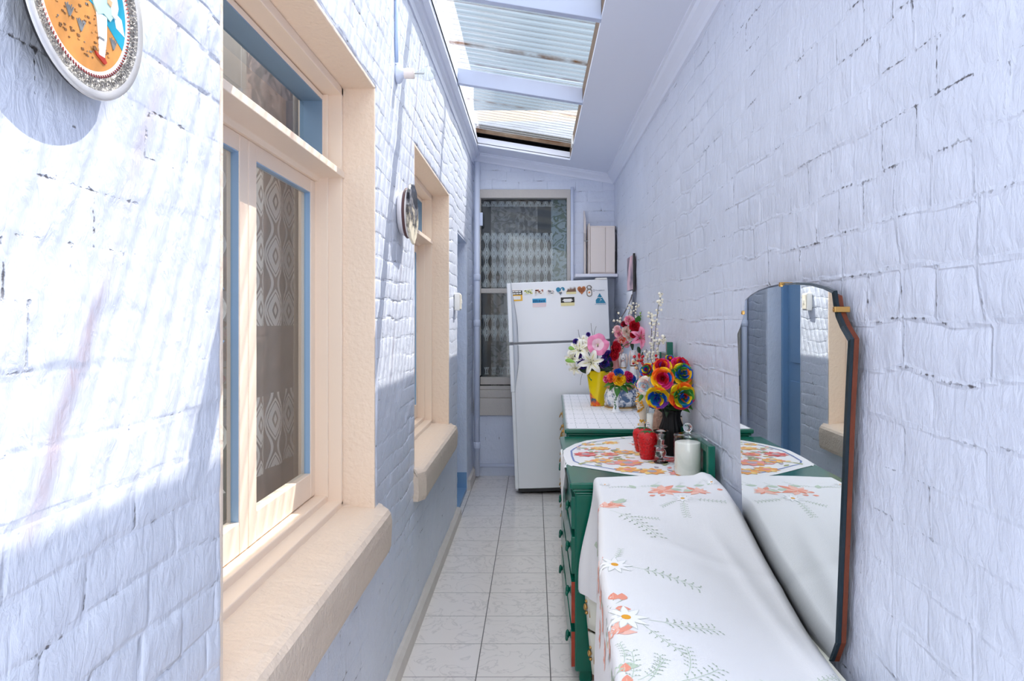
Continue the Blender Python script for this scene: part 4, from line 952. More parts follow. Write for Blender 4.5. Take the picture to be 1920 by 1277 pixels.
# left border
u, v = pix(1128, 945); mo.poppy(u, v - .03, .075, 1.5, CO, CP); mo.poppy(u + .03, v + .005, .055, .2, CO, CP)
for q in range(4): mo.leaf(u + .03 + .01 * q, v + .04, -.6 + .6 * q, .045, .014, SA)
u, v = pix(1122, 975); mo.poppy(-.07, v, .075, 1.2, CO, CP); mo.poppy(-.13, v - .02, .065, -2.2, CO, CP); mo.poppy(-.06, v - .07, .07, 2.6, CO, CP)
u, v = pix(1148, 957); mo.sprig(u, v, -.72, .24, LE, SA, -.5, 9); mo.sprig(u + .07, v - .05, -.1, .09, LE, SA, .3)
for q in range(4): mo.leaf(-.19 - .015 * q, 2.62 - .012 * q, 1.9 + .5 * q, .045, .013, SA)
for q in range(5): mo.line([(-.19, 2.60 - .01 * q), (-.26, 2.61 - .02 * q), (-.36, 2.63 - .022 * q)], .0022, SA)
u, v = pix(1157, 1057); mo.daisy(u, v, .050, WH, GR, OR, .1); mo.sprig(u + .04, v, -.05, .17, LE, SA, -.25, 9); mo.sprig(u, v + .03, 1.1, .08, LE, SA, .4, 6)
mo.poppy(-.015, v + .01, .06, 2.2, CO, CP); mo.poppy(-.05, v - .07, .05, 1.0, CO, CP); mo.poppy(-.05, v - .15, .05, 2.0, CO, CP)
for px, py in ((1146, 1117), (1160, 1117)):
    u, v = pix(px, py); mo.bud(u, v - .018, .036, 1.5, CO, CP); mo.line([(u, v - .018), (u - .03, v - .05), (u - .05, v - .08)], .0018, LE)
u, v = pix(1151, 1139); mo.bud(u, v, .036, .0, CO, CP)
u, v = pix(1182, 1160); mo.daisy(u, v, .055, WH, GR, OR, .2); mo.sprig(u + .05, v, .12, .17, LE, SA, .5, 9); mo.sprig(u + .03, v - .02, -1.0, .12, LE, SA, .2, 7); mo.line([(u, v), (u - .05, v - .03), (u - .10, v - .09)], .002, SA)
u, v = pix(1147, 1185); mo.daisy(u - .03, v, .04, WH, GR, OR, .2); mo.poppy(u + .01, v - .045, .06, 1.3, CO, CP); mo.poppy(u + .005, v - .05, .055, 1.9, CP, CO)
for q in range(6): mo.leaf(u - .045 + .012 * q, v - .12 - .01 * q, 1.0 + 1.05 * q, .034, .011, SA)
for px, py in ((1168, 1250), (1175, 1273)):
    u, v = pix(px, py); mo.bud(u, v - .012, .03, 1.5, CO, CP)
for px, py, a, l in ((1180, 1270, 1.2, .12), (1192, 1262, .7, .10), (1213, 1272, 1.0, .10), (1255, 1274, .5, .15), (1292, 1258, 1.2, .11), (1320, 1262, .1, .12), (1415, 1262, -.3, .13), (1455, 1268, -.1, .12), (1515, 1272, .3, .10), (1160, 1232, 1.4, .07)):
    u, v = pix(px, py); mo.sprig(u, v - .02, a, l, LE, SA, .5, 7)
for q, y_ in enumerate((1.6, 1.75, 1.95, 2.1)): mo.leaf(-.05, y_, 1.2, .05, .012, SA); mo.poppy(-.10 - .03 * (q % 2), y_ + .05, .05, 1.5, CO, CP)
cl = b.build('tablecloth', TM, smooth=True)
tag(cl, 'white tablecloth printed with coral poppies and daisies over the near chest', 'tablecloth')
# ---- floral runner on the near green dresser --------------------------------------------------------
b = MB(); Zc = Z2 + .0016
edgeX = .140
R_ = [(.175, 3.165), (.225, 3.125), (.30, 3.06), (.385, 2.99), (.46, 2.945), (.60, 2.90), (.70, 2.90), (.705, 3.35), (.70, 3.80), (.60, 3.955), (.53, 3.955), (.40, 3.905), (.28, 3.83), (.21, 3.72), (.165, 3.60), (.142, 3.52), (.138, 3.38), (.142, 3.24)]
wav = [(x, y, Zc + .0012 * math.sin(7 * x + 9 * y) + .001) for x, y in R_]
cen = (.42, 3.42, Zc + .0012)
b.add([cen] + wav, [(0, 1 + i, 1 + (i + 1) % len(wav)) for i in range(len(wav))])
drop = [(.165, 3.60), (.142, 3.52), (.138, 3.38), (.142, 3.24), (.175, 3.165)]
# the corner that hangs over the front edge
cols = [(3.60, .02), (3.54, .12), (3.46, .24), (3.38, .33), (3.30, .25), (3.23, .13), (3.165, .03)]
def edge_x(y): return lerp_tab([(3.165, .175), (3.24, .142), (3.38, .138), (3.52, .142), (3.60, .165)], y)
rows_ = []
for y, dl in cols:
    col = []
    for i in range(7):
        t = i / 6
        if i == 0: col.append((edge_x(y), y, Zc + .001))
        else: col.append((min(edge_x(y), .136) - .004 + .004 * t * math.sin(y * 60), y + .0 * t, Zc - .004 - dl * t))
    rows_.append(col)
nb = len(b.v); b.v += [q for c_ in rows_ for q in c_]
for i in range(len(cols) - 1):
    for j in range(6): b.f.append((nb + i * 7 + j, nb + (i + 1) * 7 + j, nb + (i + 1) * 7 + j + 1, nb + i * 7 + j + 1)); b.m.append(0)
RM = [M_CLOTH, C('runner_blue', 126, 142, 188, .8), C('runner_red', 222, 106, 104, .8), C('runner_pink', 236, 158, 150, .8), C('runner_orange', 240, 172, 104, .8), C('runner_yellow', 246, 210, 136, .8), C('runner_green', 172, 178, 134, .8), C('runner_grey', 186, 176, 186, .8), C('runner_pale', 222, 222, 200, .8)]
mo = Motifs(b, lambda u, v, l: Vector((u, v, Zc + .0012 * math.sin(7 * u + 9 * v) + .0012 + l)))
def inset(p, k): return (cen[0] + (p[0] - cen[0]) * k, cen[1] + (p[1] - cen[1]) * k)
ip = [inset(p, .86) for p in R_]
for i in range(len(ip)):
    if i not in (4, 5, 6, 7, 8): mo.line([ip[i], ip[(i + 1) % len(ip)]], .009, 1)
rn = random.Random(12)
for k in range(150):
    u, v = .2 + rn.random() * .46, 2.98 + rn.random() * .9
    if v > 3.9 - abs(u - .55) * .4 or v < 3.12 - (u - .25) * .45: continue
    mo.leaf(u, v, rn.random() * 6.3, .03 + .025 * rn.random(), .010, rn.choice((6, 6, 8, 7, 6, 5, 3)))
for (u, v, R1, c1, c2) in ((.245, 3.42, .062, 2, 7), (.31, 3.27, .055, 4, 7), (.40, 3.08, .06, 4, 3), (.50, 3.04, .065, 4, 7), (.42, 3.22, .075, 3, 7), (.33, 3.58, .055, 4, 5), (.44, 3.48, .06, 4, 7), (.52, 3.68, .06, 2, 3), (.40, 3.75, .05, 5, 4), (.62, 3.0, .06, 3, 2), (.60, 3.3, .07, 2, 7), (.28, 3.70, .04, 5, 7), (.53, 3.42, .06, 5, 4), (.36, 3.42, .05, 3, 2), (.66, 3.55, .05, 4, 2)):
    for i in range(9):
        a = 2 * PI * i / 9; mo.poly(place(leafshape(R1, R1 * .32), u, v, a), c1 if i % 3 else (c1 + 1 if c1 < 5 else 4), .0012)
    mo.poly([(u + R1 * .33 * math.cos(q * .7), v + R1 * .33 * math.sin(q * .7)) for q in range(9)], c2, .0018)
o = b.build('table_runner', RM, smooth=False)
tag(o, 'white floral runner with a blue border line on the nearer green dresser', 'runner')
# ---- crochet cloth on the far dresser -------------------------------------------------------------
m, nt, pb = newmat('crochet_cotton'); L = nt.links.new
tc = nt.nodes.new('ShaderNodeTexCoord'); sp = nt.nodes.new('ShaderNodeSeparateXYZ'); L(tc.outputs['Object'], sp.inputs[0])
def Mth(op, a, b_=None):
    n = nt.nodes.new('ShaderNodeMath'); n.operation = op
    for i, q in enumerate((a, b_)):
        if q is None: continue
        if isinstance(q, (int, float)): n.inputs[i].default_value = q
        else: L(q, n.inputs[i])
    return n.outputs[0]
fx = Mth('ABSOLUTE', Mth('SUBTRACT', Mth('FRACT', Mth('DIVIDE', sp.outputs['X'], .066)), .5)); fy = Mth('ABSOLUTE', Mth('SUBTRACT', Mth('FRACT', Mth('DIVIDE', sp.outputs['Y'], .21)), .5))
gy = Mth('FRACT', Mth('DIVIDE', sp.outputs['X'], .026))
l1 = Mth('MULTIPLY', Mth('GREATER_THAN', fy, .478), Mth('GREATER_THAN', gy, .35)); l2 = Mth('MULTIPLY', Mth('GREATER_THAN', fx, .47), Mth('GREATER_THAN', Mth('FRACT', Mth('DIVIDE', sp.outputs['Y'], .085)), .45))
hole = Mth('MAXIMUM', l1, l2)
mx = N(nt, 'ShaderNodeMixRGB', Color1=srgb(242, 242, 246), Color2=srgb(176, 182, 184)); L(hole, mx.inputs['Fac']); L(mx.outputs[0], pb.inputs['Base Color']); pb.inputs['Roughness'].default_value = .85
bp = N(nt, 'ShaderNodeBump', Strength=.6, Distance=.004); bp.invert = True; L(hole, bp.inputs['Height']); L(bp.outputs[0], pb.inputs['Normal'])
r1 = thing('crochet_cloth', 'white crochet cloth with a toothed edge on the farther green dresser', 'cloth', (.170, 4.0, 0), (0, 0, math.radians(-1.55)))
b = MB(); zt = Z1 + .0015
nx_, ny_ = 12, 90
b.box(.022, .50, .012, 1.85, zt - .001, zt + .002)
for i in range(ny_):
    y = .012 + (1.838) * i / ny_; y2 = y + 1.838 / ny_
    b.add([(.022, y, zt + .0018), (.022, y2, zt + .0018), (.005, (y + y2) / 2, zt + .0006)], [(0, 1, 2)])
b.build('cloth', m, r1)
# ==================================================================================================
# ORNAMENTS AND FLOWERS
# ==================================================================================================
def frame(c, d, roll=0.):
    d = Vector(d).normalized(); q = d.to_track_quat('Z', 'Y').to_matrix().to_4x4()
    return Matrix.Translation(c) @ q @ Matrix.Rotation(roll, 4, 'Z')
def petal(b, T, ang, prof, cup=.2, mi=0, ruf=0., nw=5):
    """prof = [(radial, height, half width)]"""
    A = T @ Matrix.Rotation(ang, 4, 'Z'); vs = []
    for i, (r, h, w) in enumerate(prof):
        for k in range(nw):
            t = 2 * k / (nw - 1) - 1
            vs.append(A @ Vector((r - abs(t) * w * cup * .3, t * w, h + cup * w * t * t + (ruf * math.sin(t * 7 + ang * 3) if i == len(prof) - 1 else 0))))
    n = len(prof)
    b.add(vs, [(i * nw + k, i * nw + k + 1, (i + 1) * nw + k + 1, (i + 1) * nw + k) for i in range(n - 1) for k in range(nw - 1)], mi)
def rose(b, c, d, R, cols, roll=0.):
    """cols: material index for every ring from the outside in"""
    T = frame(c, d, roll); g = lambda i, k: cols[i][k % len(cols[i])]
    for k in range(6): petal(b, T, k * 1.047, [(.12 * R, -.35 * R, .22 * R), (.55 * R, -.30 * R, .46 * R), (.92 * R, -.02 * R, .52 * R), (1.02 * R, .05 * R, .40 * R), (1.08 * R, -.02 * R, .14 * R)], .35, g(0, k))
    for k in range(5): petal(b, T, k * 1.257 + .4, [(.10 * R, -.3 * R, .2 * R), (.45 * R, -.12 * R, .42 * R), (.68 * R, .24 * R, .46 * R), (.77 * R, .40 * R, .36 * R), (.84 * R, .37 * R, .12 * R)], .35, g(1, k))
    for k in range(5): petal(b, T, k * 1.257 + .9, [(.08 * R, -.2 * R, .18 * R), (.34 * R, .05 * R, .34 * R), (.49 * R, .42 * R, .36 * R), (.54 * R, .58 * R, .26 * R), (.59 * R, .57 * R, .08 * R)], .4, g(2, k))
    for k in range(4): petal(b, T, k * 1.571 + .2, [(.05 * R, -.1 * R, .12 * R), (.20 * R, .15 * R, .24 * R), (.30 * R, .52 * R, .25 * R), (.32 * R, .68 * R, .14 * R)], .5, g(3, k))
    n = 20; vs = []
    for i in range(n + 1):
        a = i * .62; r = R * (.03 + .0095 * i); vs += [T @ Vector((r * math.cos(a), r * math.sin(a), 0)), T @ Vector((r * 1.05 * math.cos(a), r * 1.05 * math.sin(a), R * (.74 - .006 * i)))]
    b.add(vs, [(2 * i, 2 * i + 2, 2 * i + 3, 2 * i + 1) for i in range(n)], 0, [g(4, i // 4) for i in range(n)])
def lily(b, c, d, R, m0, m1, ms, roll=0., curl=.15, wide=.2):
    T = frame(c, d, roll)
    for k in range(6):
        w = wide * (1.15 if k % 2 else .85)
        petal(b, T, k * 1.047, [(.05 * R, -.5 * R, .05 * R), (.15 * R, -.15 * R, w * .55 * R), (.40 * R, .10 * R, w * 1.0 * R), (.68 * R, .16 * R, w * .9 * R), (.9 * R, .05 * R, w * .5 * R), (1.02 * R, -curl * R, .015 * R)], .35, m0)
        A = T @ Matrix.Rotation(k * 1.047, 4, 'Z')
        b.add([A @ Vector(q) for q in ((.12 * R, 0, -.10 * R + .01 * R), (.42 * R, w * .16 * R, .135 * R), (.72 * R, 0, .185 * R), (.42 * R, -w * .16 * R, .135 * R))], [(0, 1, 2, 3)], m1)
    for k in range(5):
        a = k * 1.257 + .5; p1 = T @ Vector((.20 * R * math.cos(a), .20 * R * math.sin(a), .38 * R)); b.tube([T @ Vector((0, 0, -.2 * R)), p1], .012 * R, 4, m1); b.ball(p1, .035 * R, ms, 5, 4)
def trumpet(b, c, d, R, m0, m1, m2, roll=0.):
    T = frame(c, d, roll); n = 30; pr = [(.06, -.55), (.10, -.28), (.24, -.10), (.55, .02), (.86, .05), (1.0, .0)]; vs = []
    for i, (r, h) in enumerate(pr):
        for k in range(n):
            a = 2 * PI * k / n; w = (i / 5) ** 2; q = r * (1 + .06 * w * math.cos(5 * a)); hh = h + w * .09 * math.sin(9 * a) + w * .08 * math.cos(5 * a)
            vs.append(T @ Vector((R * q * math.cos(a), R * q * math.sin(a), R * hh)))
    b.add(vs, [(i * n + k, i * n + (k + 1) % n, (i + 1) * n + (k + 1) % n, (i + 1) * n + k) for i in range(5) for k in range(n)], 0, [(m1 if i < 3 else m0) for i in range(5) for k in range(n)])
    b.tube([T @ Vector((0, 0, -.4 * R)), T @ Vector((0, 0, .15 * R))], .03 * R, 5, m2); b.ball(T @ Vector((0, 0, .18 * R)), .05 * R, m2, 6, 4)
def leaf3(b, c, d, up, L_, W_, mi):
    d = Vector(d).normalized(); s = d.cross(Vector(up)).normalized(); n = s.cross(d); vs = []; N_ = 6
    for i in range(N_ + 1):
        t = i / N_; w = W_ * math.sin(PI * min(1, t * .97 + .03) ** .75); p = Vector(c) + d * (L_ * t) - Vector((0, 0, 1)) * (L_ * .25 * t * t)
        vs += [p - s * w + n * w * .25, p, p + s * w + n * w * .25]
    b.add(vs, [(3 * i + k, 3 * i + k + 1, 3 * i + k + 4, 3 * i + k + 3) for i in range(N_) for k in range(2)], mi)
def rel(o, p): return Vector(p) - o.location
FLW = dict(white=C('petal_white', 246, 244, 232, .6), cream=C('petal_cream_throat', 226, 222, 150, .6), pink=C('petal_pink', 246, 150, 190, .6), pale=C('petal_pale_pink', 250, 216, 226, .6), red=C('petal_red', 206, 22, 48, .6),
           blue=C('petal_violet_blue', 62, 58, 158, .6), navy=C('petal_navy', 36, 52, 120, .6), purple=C('petal_purple', 130, 60, 170, .6), maroon=C('petal_maroon', 120, 20, 50, .6), yellow=C('petal_yellow', 250, 206, 20, .6), orange=C('petal_orange', 246, 110, 30, .6),
           rblue=C('petal_royal_blue', 24, 88, 190, .6), green=C('petal_green', 70, 150, 60, .6), teal=C('petal_teal', 30, 140, 160, .6), magenta=C('petal_magenta', 226, 50, 130, .6), leaf=C('leaf_green', 62, 122, 48, .5), lime=C('leaf_lime', 138, 186, 80, .5),
           dleaf=C('leaf_dark', 22, 54, 28, .5), stem=C('stem_brown', 84, 78, 60, .7), coral=C('petal_coral', 252, 120, 84, .6), stamen=C('stamen_brown', 120, 80, 40, .7), sky=C('petal_sky', 190, 220, 240, .6), blush=C('petal_blush', 250, 214, 206, .6))
def anchors(o, p0, p1, k=.5): return [p0, tuple(a + (b_ - a) * k + (0 if i < 2 else .01) for i, (a, b_) in enumerate(zip(p0, p1))), p1]
# ---- yellow vase with lilies ---------------------------------------------------------------------
Zt = Z1 + .004
c = P(1120, 761, .61 * F / 161); c.z = Zt; Yv = c.y; s_ = Yv / F
r = thing('flower_vase', 'tall yellow pleated glass vase with orange and blue flecks at its foot', 'vase', c)
hv = 66 * s_
rf = lambda a, i: 1 + (.10 * (i / 6) ** 1.2) * math.cos(5 * a + .5)
fm, fnt, fb = newmat('yellow_art_glass'); fl_ = fnt.links.new; ftc = fnt.nodes.new('ShaderNodeTexCoord'); fsp = fnt.nodes.new('ShaderNodeSeparateXYZ'); fl_(ftc.outputs['Object'], fsp.inputs[0])
fv = fnt.nodes.new('ShaderNodeTexVoronoi'); fv.inputs['Scale'].default_value = 48.; fl_(ftc.outputs['Object'], fv.inputs['Vector'])
fr = fnt.nodes.new('ShaderNodeValToRGB'); fl_(fv.outputs['Color'], fr.inputs['Fac']); e = fr.color_ramp.elements; e[0].color = srgb(60, 90, 110); e[1].color = srgb(240, 160, 40); e[0].position = .25; e[1].position = .6; e.new(.42).color = srgb(226, 84, 30)
fa = N(fnt, 'ShaderNodeMath', operation='MULTIPLY_ADD'); fl_(fsp.outputs['X'], fa.inputs[0]); fa.inputs[1].default_value = 1.15; fl_(fsp.outputs['Z'], fa.inputs[2])
ft = N(fnt, 'ShaderNodeMapRange', **{'From Min': .028, 'From Max': .040, 'To Min': 1, 'To Max': 0}); fl_(fa.outputs[0], ft.inputs['Value'])
fx_ = N(fnt, 'ShaderNodeMixRGB', Color1=srgb(236, 208, 6)); fl_(ft.outputs[0], fx_.inputs['Fac']); fl_(fr.outputs[0], fx_.inputs['Color2']); fl_(fx_.outputs[0], fb.inputs['Base Color']); fb.inputs['Roughness'].default_value = .12
MB().lathe([(13.2 * s_, 0), (13 * s_, .012), (14.2 * s_, hv * .25), (16.6 * s_, hv * .5), (19 * s_, hv * .75), (21 * s_, hv * .94), (22 * s_, hv), (20 * s_, hv * .99), (17 * s_, hv * .7), (12 * s_, .02)], 40, rf=rf, cap=True).build('vase_body', fm, r, smooth=True)
bq = thing('flower_bouquet', 'artificial bouquet of cream lilies, pink hibiscus and violet blooms in the yellow vase', 'flowers', c + Vector((0, 0, hv * .8)))
FMAT = [FLW['white'], FLW['cream'], FLW['stamen']]
def cent(px, py, dy=0.): return rel(bq, P(px, py, Yv + dy))
def stem(p, name='stem'): MB().tube([(0, 0, -.05), (p.x * .25, p.y * .25, p.z * .35), tuple(p)], .0028, 5).build(name, FLW['dleaf'], bq)
for (px, py, dx, dz, R, dy, rl) in ((1108, 679, .0, .05, 25, -.10, .2), (1086, 655, -.45, .45, 22, -.06, .5), (1072, 672, -.8, .1, 18, -.05, .9), (1104, 652, -.1, .5, 22, -.05, .1), (1078, 690, -.7, -.35, 16, -.05, .3), (1094, 640, -.3, .9, 16, 0, .6)):
    b = MB(); p = cent(px, py, dy); lily(b, p - Vector((dx, -1, dz)).normalized() * .0, (dx, -1, dz), R * s_, 0, 1, 2, rl, .22, .21); b.build('lily', FMAT, bq, smooth=True); stem(p)
b = MB(); p = cent(1121, 646, -.08); trumpet(b, p, (.15, -1, .25), 20.5 * s_, 0, 1, 2); b.build('hibiscus', [FLW['pink'], FLW['pale'], FLW['cream']], bq, smooth=True); stem(p)
b = MB(); p = cent(1151, 656, -.13)
for q in range(2): rose(b, p + Vector((.012 * q, 0, -.035 + .05 * q)), (.9, -1, .1), (10.5 + q) * s_, [(0,)] * 5, q)
b.build('red_bloom', FLW['red'], bq, smooth=True); stem(p)
for (px, py, R) in ((1092, 683, 9), (1140, 668, 11), (1134, 680, 11), (1080, 641, 6), (1078, 666, 5), (1103, 627, 4), (1086, 667, 5)):
    b = MB(); p = cent(px, py, -.04); rose(b, p, (.1, -1, .2), R * s_, [(0, 1), (0,), (1, 0), (0,), (0,)], px); b.build('violet_bloom', [FLW['blue'], FLW['purple']], bq, smooth=True); stem(p)
for (px, py, dx, dz, L_, W_, k) in ((1066, 653, 1, .1, 13, 4, 'lime'), (1060, 676, 1, .1, 20, 4.2, 'lime'), (1107, 699, .05, -.6, 14, 5, 'leaf'), (1118, 690, 1, .1, 32, 7, 'dleaf'), (1128, 695, 1, .5, 26, 7, 'dleaf'), (1086, 690, 1, -.3, 22, 6, 'dleaf'), (1098, 697, 1, .0, 20, 6, 'dleaf'), (1140, 690, .3, .8, 22, 7, 'dleaf')):
    b = MB(); leaf3(b, cent(px, py, -.09 if k == 'lime' else -.03), (dx, -.4, dz), (0, -1, .3), L_ * s_, W_ * s_, 0); b.build('leaf', FLW[k], bq, smooth=True, solid=.0006)
for (px, py, qx, qy) in ((1090, 640, 1084, 618), (1112, 630, 1108, 606), (1114, 628, 1118, 612), (1092, 700, 1088, 722)):
    MB().tube([cent(px, py), cent((px + qx) / 2 - 1, (py + qy) / 2, 0), cent(qx, qy)], .0012, 4).build('twig', FLW['stem'], bq)
# ---- small white vase ----------------------------------------------------------------------------
Yw = .608 * F / 172.5; s_ = Yw / F; c = P(1155, 772.5, Yw); c.z = Zt
r = thing('bud_vase', 'small white footed bud vase with a green leaf trail', 'vase', c); hv = 47 * s_
M_PORC = C('white_porcelain', 242, 243, 244, .15)
MB().lathe([(10.5 * s_, 0), (10.3 * s_, .004), (7 * s_, .012), (4.6 * s_, hv * .22), (4.6 * s_, hv * .5), (6.5 * s_, hv * .8), (8.5 * s_, hv), (7.6 * s_, hv), (4 * s_, hv * .6)], 24).build('vase_body', M_PORC, r, smooth=True)
b = MB(); rn = random.Random(2)
for i in range(12):
    t = i / 11; z = hv * (.95 - .75 * t); rr = lerp_tab([(0, 5), (.3, 4.8), (.8, 6.8), (1, 8.8)], z / hv) * s_; a = -2.1 + .5 * math.sin(i * 1.4)
    p = Vector((rr * math.cos(a), rr * math.sin(a) - .001, z)); leaf3(b, p, (rn.random() - .5, -.3, rn.random() - .6), (0, -1, 0), 4.5 * s_, 1.6 * s_, 0)
b.build('leaf_trail', C('sage_leaf', 110, 140, 116, .6), r, solid=.0006)
bq = thing('flower_bouquet', 'small bunch of yellow, coral and blue blooms in the white bud vase', 'flowers', c + Vector((0, 0, hv * .9)))
for (px, py, dx, dz, R, cols, nm) in ((1161, 711, .05, .2, 12, ('yellow', 'yellow'), 'yellow_bloom'), (1147, 708, -.5, .5, 10, ('coral', 'coral'), 'coral_bloom'), (1137, 711, -.9, .2, 7, ('magenta', 'pale'), 'pink_bloom'), (1160, 699, .1, 1., 9, ('rblue', 'rblue'), 'blue_bloom'), (1178, 707, .8, .5, 11, ('magenta', 'red'), 'magenta_bloom'), (1186, 711, 1., .2, 8, ('rblue', 'navy'), 'blue_bloom')):
    b = MB(); p = rel(bq, P(px, py, Yw - .03 + abs(dx) * .02)); rose(b, p, (dx, -1, dz), R * s_, [(0,), (0, 1), (0,), (1, 0), (0,)], px); b.build(nm, [FLW[cols[0]], FLW[cols[1]]], bq, smooth=True)
    MB().tube([(0, 0, -.03), tuple(p)], .0025, 5).build('stem', FLW['leaf'], bq)
for (px, py, dx, dz, L_, W_) in ((1152, 718, -1, -.1, 22, 5), (1158, 722, -.1, -.9, 20, 6), (1164, 722, .6, -.5, 18, 6), (1166, 718, 1, .1, 24, 6.5), (1172, 722, .9, -.2, 16, 4.5), (1150, 722, -.5, -.5, 13, 3.5)):
    b = MB(); leaf3(b, rel(bq, P(px, py, Yw - .02)), (dx, -.35, dz), (0, -.6, 1), L_ * s_, W_ * s_, 0); b.build('leaf', FLW['leaf'], bq, smooth=True, solid=.0006)
# ---- blue and white china basket -----------------------------------------------------------------
Yw = .608 * F / 169; s_ = Yw / F; c = P(1164, 769, 4.89); c.z = Zt
r = thing('china_basket', 'blue marbled white china jardiniere with a gilt base behind the bud vase', 'ornament', c, (0, 0, .2))
cm_, cnt, cb = newmat('marbled_china'); cn = N(cnt, 'ShaderNodeTexNoise', Scale=22., Detail=3., Distortion=1.5); ctc = cnt.nodes.new('ShaderNodeTexCoord'); cnt.links.new(ctc.outputs['Object'], cn.inputs['Vector'])
crp = cnt.nodes.new('ShaderNodeValToRGB'); cnt.links.new(cn.outputs['Fac'], crp.inputs['Fac']); e = crp.color_ramp.elements; e[0].position = .40; e[0].color = srgb(96, 122, 156); e[1].position = .54; e[1].color = srgb(238, 240, 242); cnt.links.new(crp.outputs[0], cb.inputs['Base Color']); cb.inputs['Roughness'].default_value = .15
M_GILT = C('gilt_rim', 196, 150, 84, .35, metal=.7)
R_ = 31 * s_
oct_ = lambda a, i: 1 / max(.92, math.cos((a + PI / 8) % (PI / 4) - PI / 8)) * .95
MB().lathe([(R_ * .84, .018), (R_ * .97, .05), (R_, .09), (R_ * .9, .125), (R_ * .8, .142), (R_ * .74, .142), (R_ * .8, .10), (R_ * .7, .03)], 32, rf=oct_).build('basket_body', cm_, r, smooth=True)
MB().lathe([(R_ * .98, 0), (R_ * 1.0, .008), (R_ * .95, .014), (R_ * .86, .02)], 32, rf=oct_).build('base_rim', [C('china_cream', 236, 226, 208, .3)], r)
MB().lathe([(R_ * .99, .0135), (R_ * .99, .0185), (R_ * .80, .0215)], 32, rf=oct_, cap=False).build('gilt_line', M_GILT, r)
b = MB()
for k in range(10):
    a = k * .628; b.ball((R_ * .74 * math.cos(a), R_ * .74 * math.sin(a), .15 + .006 * math.sin(k * 3)), .022, 0, 8, 5, (1, 1, .7))
b.build('modelled_rim', C('china_bronze', 176, 128, 84, .4, var=.25, vscale=60), r, smooth=True)
for q in (-.5, .6):
    b = MB(); b.tube([(R_ * 1.0 * math.sin(q) + .014 * math.cos(t), -R_ * 1.0 * math.cos(q) - .004, .078 + .018 * math.sin(t)) for t in [i * .6 for i in range(9)]], .0035, 6)
    b.build('scroll', C('china_navy', 70, 84, 110, .3), r, smooth=True)
# ---- tall white dog figurines ----------------------------------------------------------------------
def figurine(px, pyb, pyt, Yf, label, gold, turn, w):
    s_ = Yf / F; c = P(px, pyb, Yf); c.z = Zt; h = (H - (pyt - VY) * s_) - Zt
    r = thing('dog_figurine', label, 'figurine', c, (0, 0, turn), group=None)
    W = w * s_
    b = MB().lathe([(W * 1.1, 0), (W * 1.12, h * .05), (W * .95, h * .12), (W * 1.0, h * .28), (W * .92, h * .45), (W * .66, h * .60), (W * .50, h * .70), (W * .46, h * .76), (.003, h * .80)], 18)
    for q in (-1, 1): b.tube([(q * W * .4, -W * .55, h * .52), (q * W * .42, -W * .95, h * .25), (q * W * .42, -W * 1.05, h * .04)], [W * .30, W * .24, W * .22], 8).ball((q * W * .42, -W * 1.2, h * .03), W * .26, 0, 8, 6)
    b.tube([(W * .9, .3 * W, h * .08), (W * 1.3, W * .2, h * .2), (W * 1.1, W * .4, h * .33)], [W * .2, W * .22, W * .08], 8)
    b.build('body', M_PORC, r, smooth=True)
    hd = MB().ball((0, -W * .1, h * .86), W * .62, 0, 14, 10, (.92, 1, 1.25)).ball((0, -W * .62, h * .83), W * .32, 0, 10, 7, (1, 1.1, .8)).build('head', M_PORC, r, smooth=True)
    for q in (-1, 1): MB().tube([(q * W * .5, -W * .05, h * .92), (q * W * .72, -W * .1, h * .82), (q * W * .66, -W * .15, h * .68)], [W * .16, W * .26, W * .12], 8).build('ear', C('china_ear', 232, 214, 206, .2), hd, smooth=True)
    MB().ball((0, -W * .95, h * .845), W * .10).build('nose', M_BLACK, hd, smooth=True)
    b = MB()
    for q in (-1, 1): b.ball((q * W * .26, -W * .66, h * .90), W * .07)
    b.build('eyes', M_BLACK, hd, smooth=True)
    MB().tube([(-W * .22, -W * .86, h * .80), (0, -W * .93, h * .793), (W * .22, -W * .86, h * .80)], W * .05, 5).build('mouth', C('china_pink', 226, 150, 140, .3), hd)
    MB().lathe([(W * .56, h * .655), (W * .60, h * .668), (W * .56, h * .68)], 18, cap=False).ball((0, -W * .98, h * .40), W * .26, 0, 10, 6, (1, .5, 1.2)).build('collar_locket', gold, r, smooth=True)
    return r
figurine(1169, 754, 655, 5.12, 'white china dog figurine with gold locket, left of the pair', M_GILT, -.2, 9.5)
figurine(1187, 757, 648, 5.04, 'white china dog figurine with dark locket, right of the pair', C('dark_locket', 120, 84, 50, .4), .1, 9.5)
# ---- pink china vase with pink bouquet --------------------------------------------------------------
Yk = 5.2; s_ = Yk / F; c = P(1157, 745, Yk); c.z = Zt
r = thing('flower_vase', 'pink and bronze china vase behind the white dog figurines', 'vase', c); hv = H - (648 - VY) * s_ - Zt
MB().lathe([(.04, 0), (.046, .01), (.035, .04), (.05, hv * .3), (.058, hv * .42), (.036, hv * .62), (.030, hv * .8), (.042, hv), (.036, hv), (.026, hv * .8)], 24, rf=lambda a, i: 1 + .05 * math.cos(6 * a)).build('vase_body', C('pink_lustre', 196, 130, 128, .2, var=.3, vscale=18), r, smooth=True)
bq = thing('flower_bouquet', 'artificial bouquet of pink and red blooms with a striped lily and white sprays', 'flowers', c + Vector((0, 0, hv * .9)))
def cb_(px, py, dy=0.): return rel(bq, P(px, py, Yk - .05 + dy - max(0, px - 1185) * .012))
def stemb(p): MB().tube([(0, 0, -.06), (p.x * .3, p.y * .3, p.z * .4), tuple(p)], .0028, 5).build('stem', FLW['leaf'], bq)
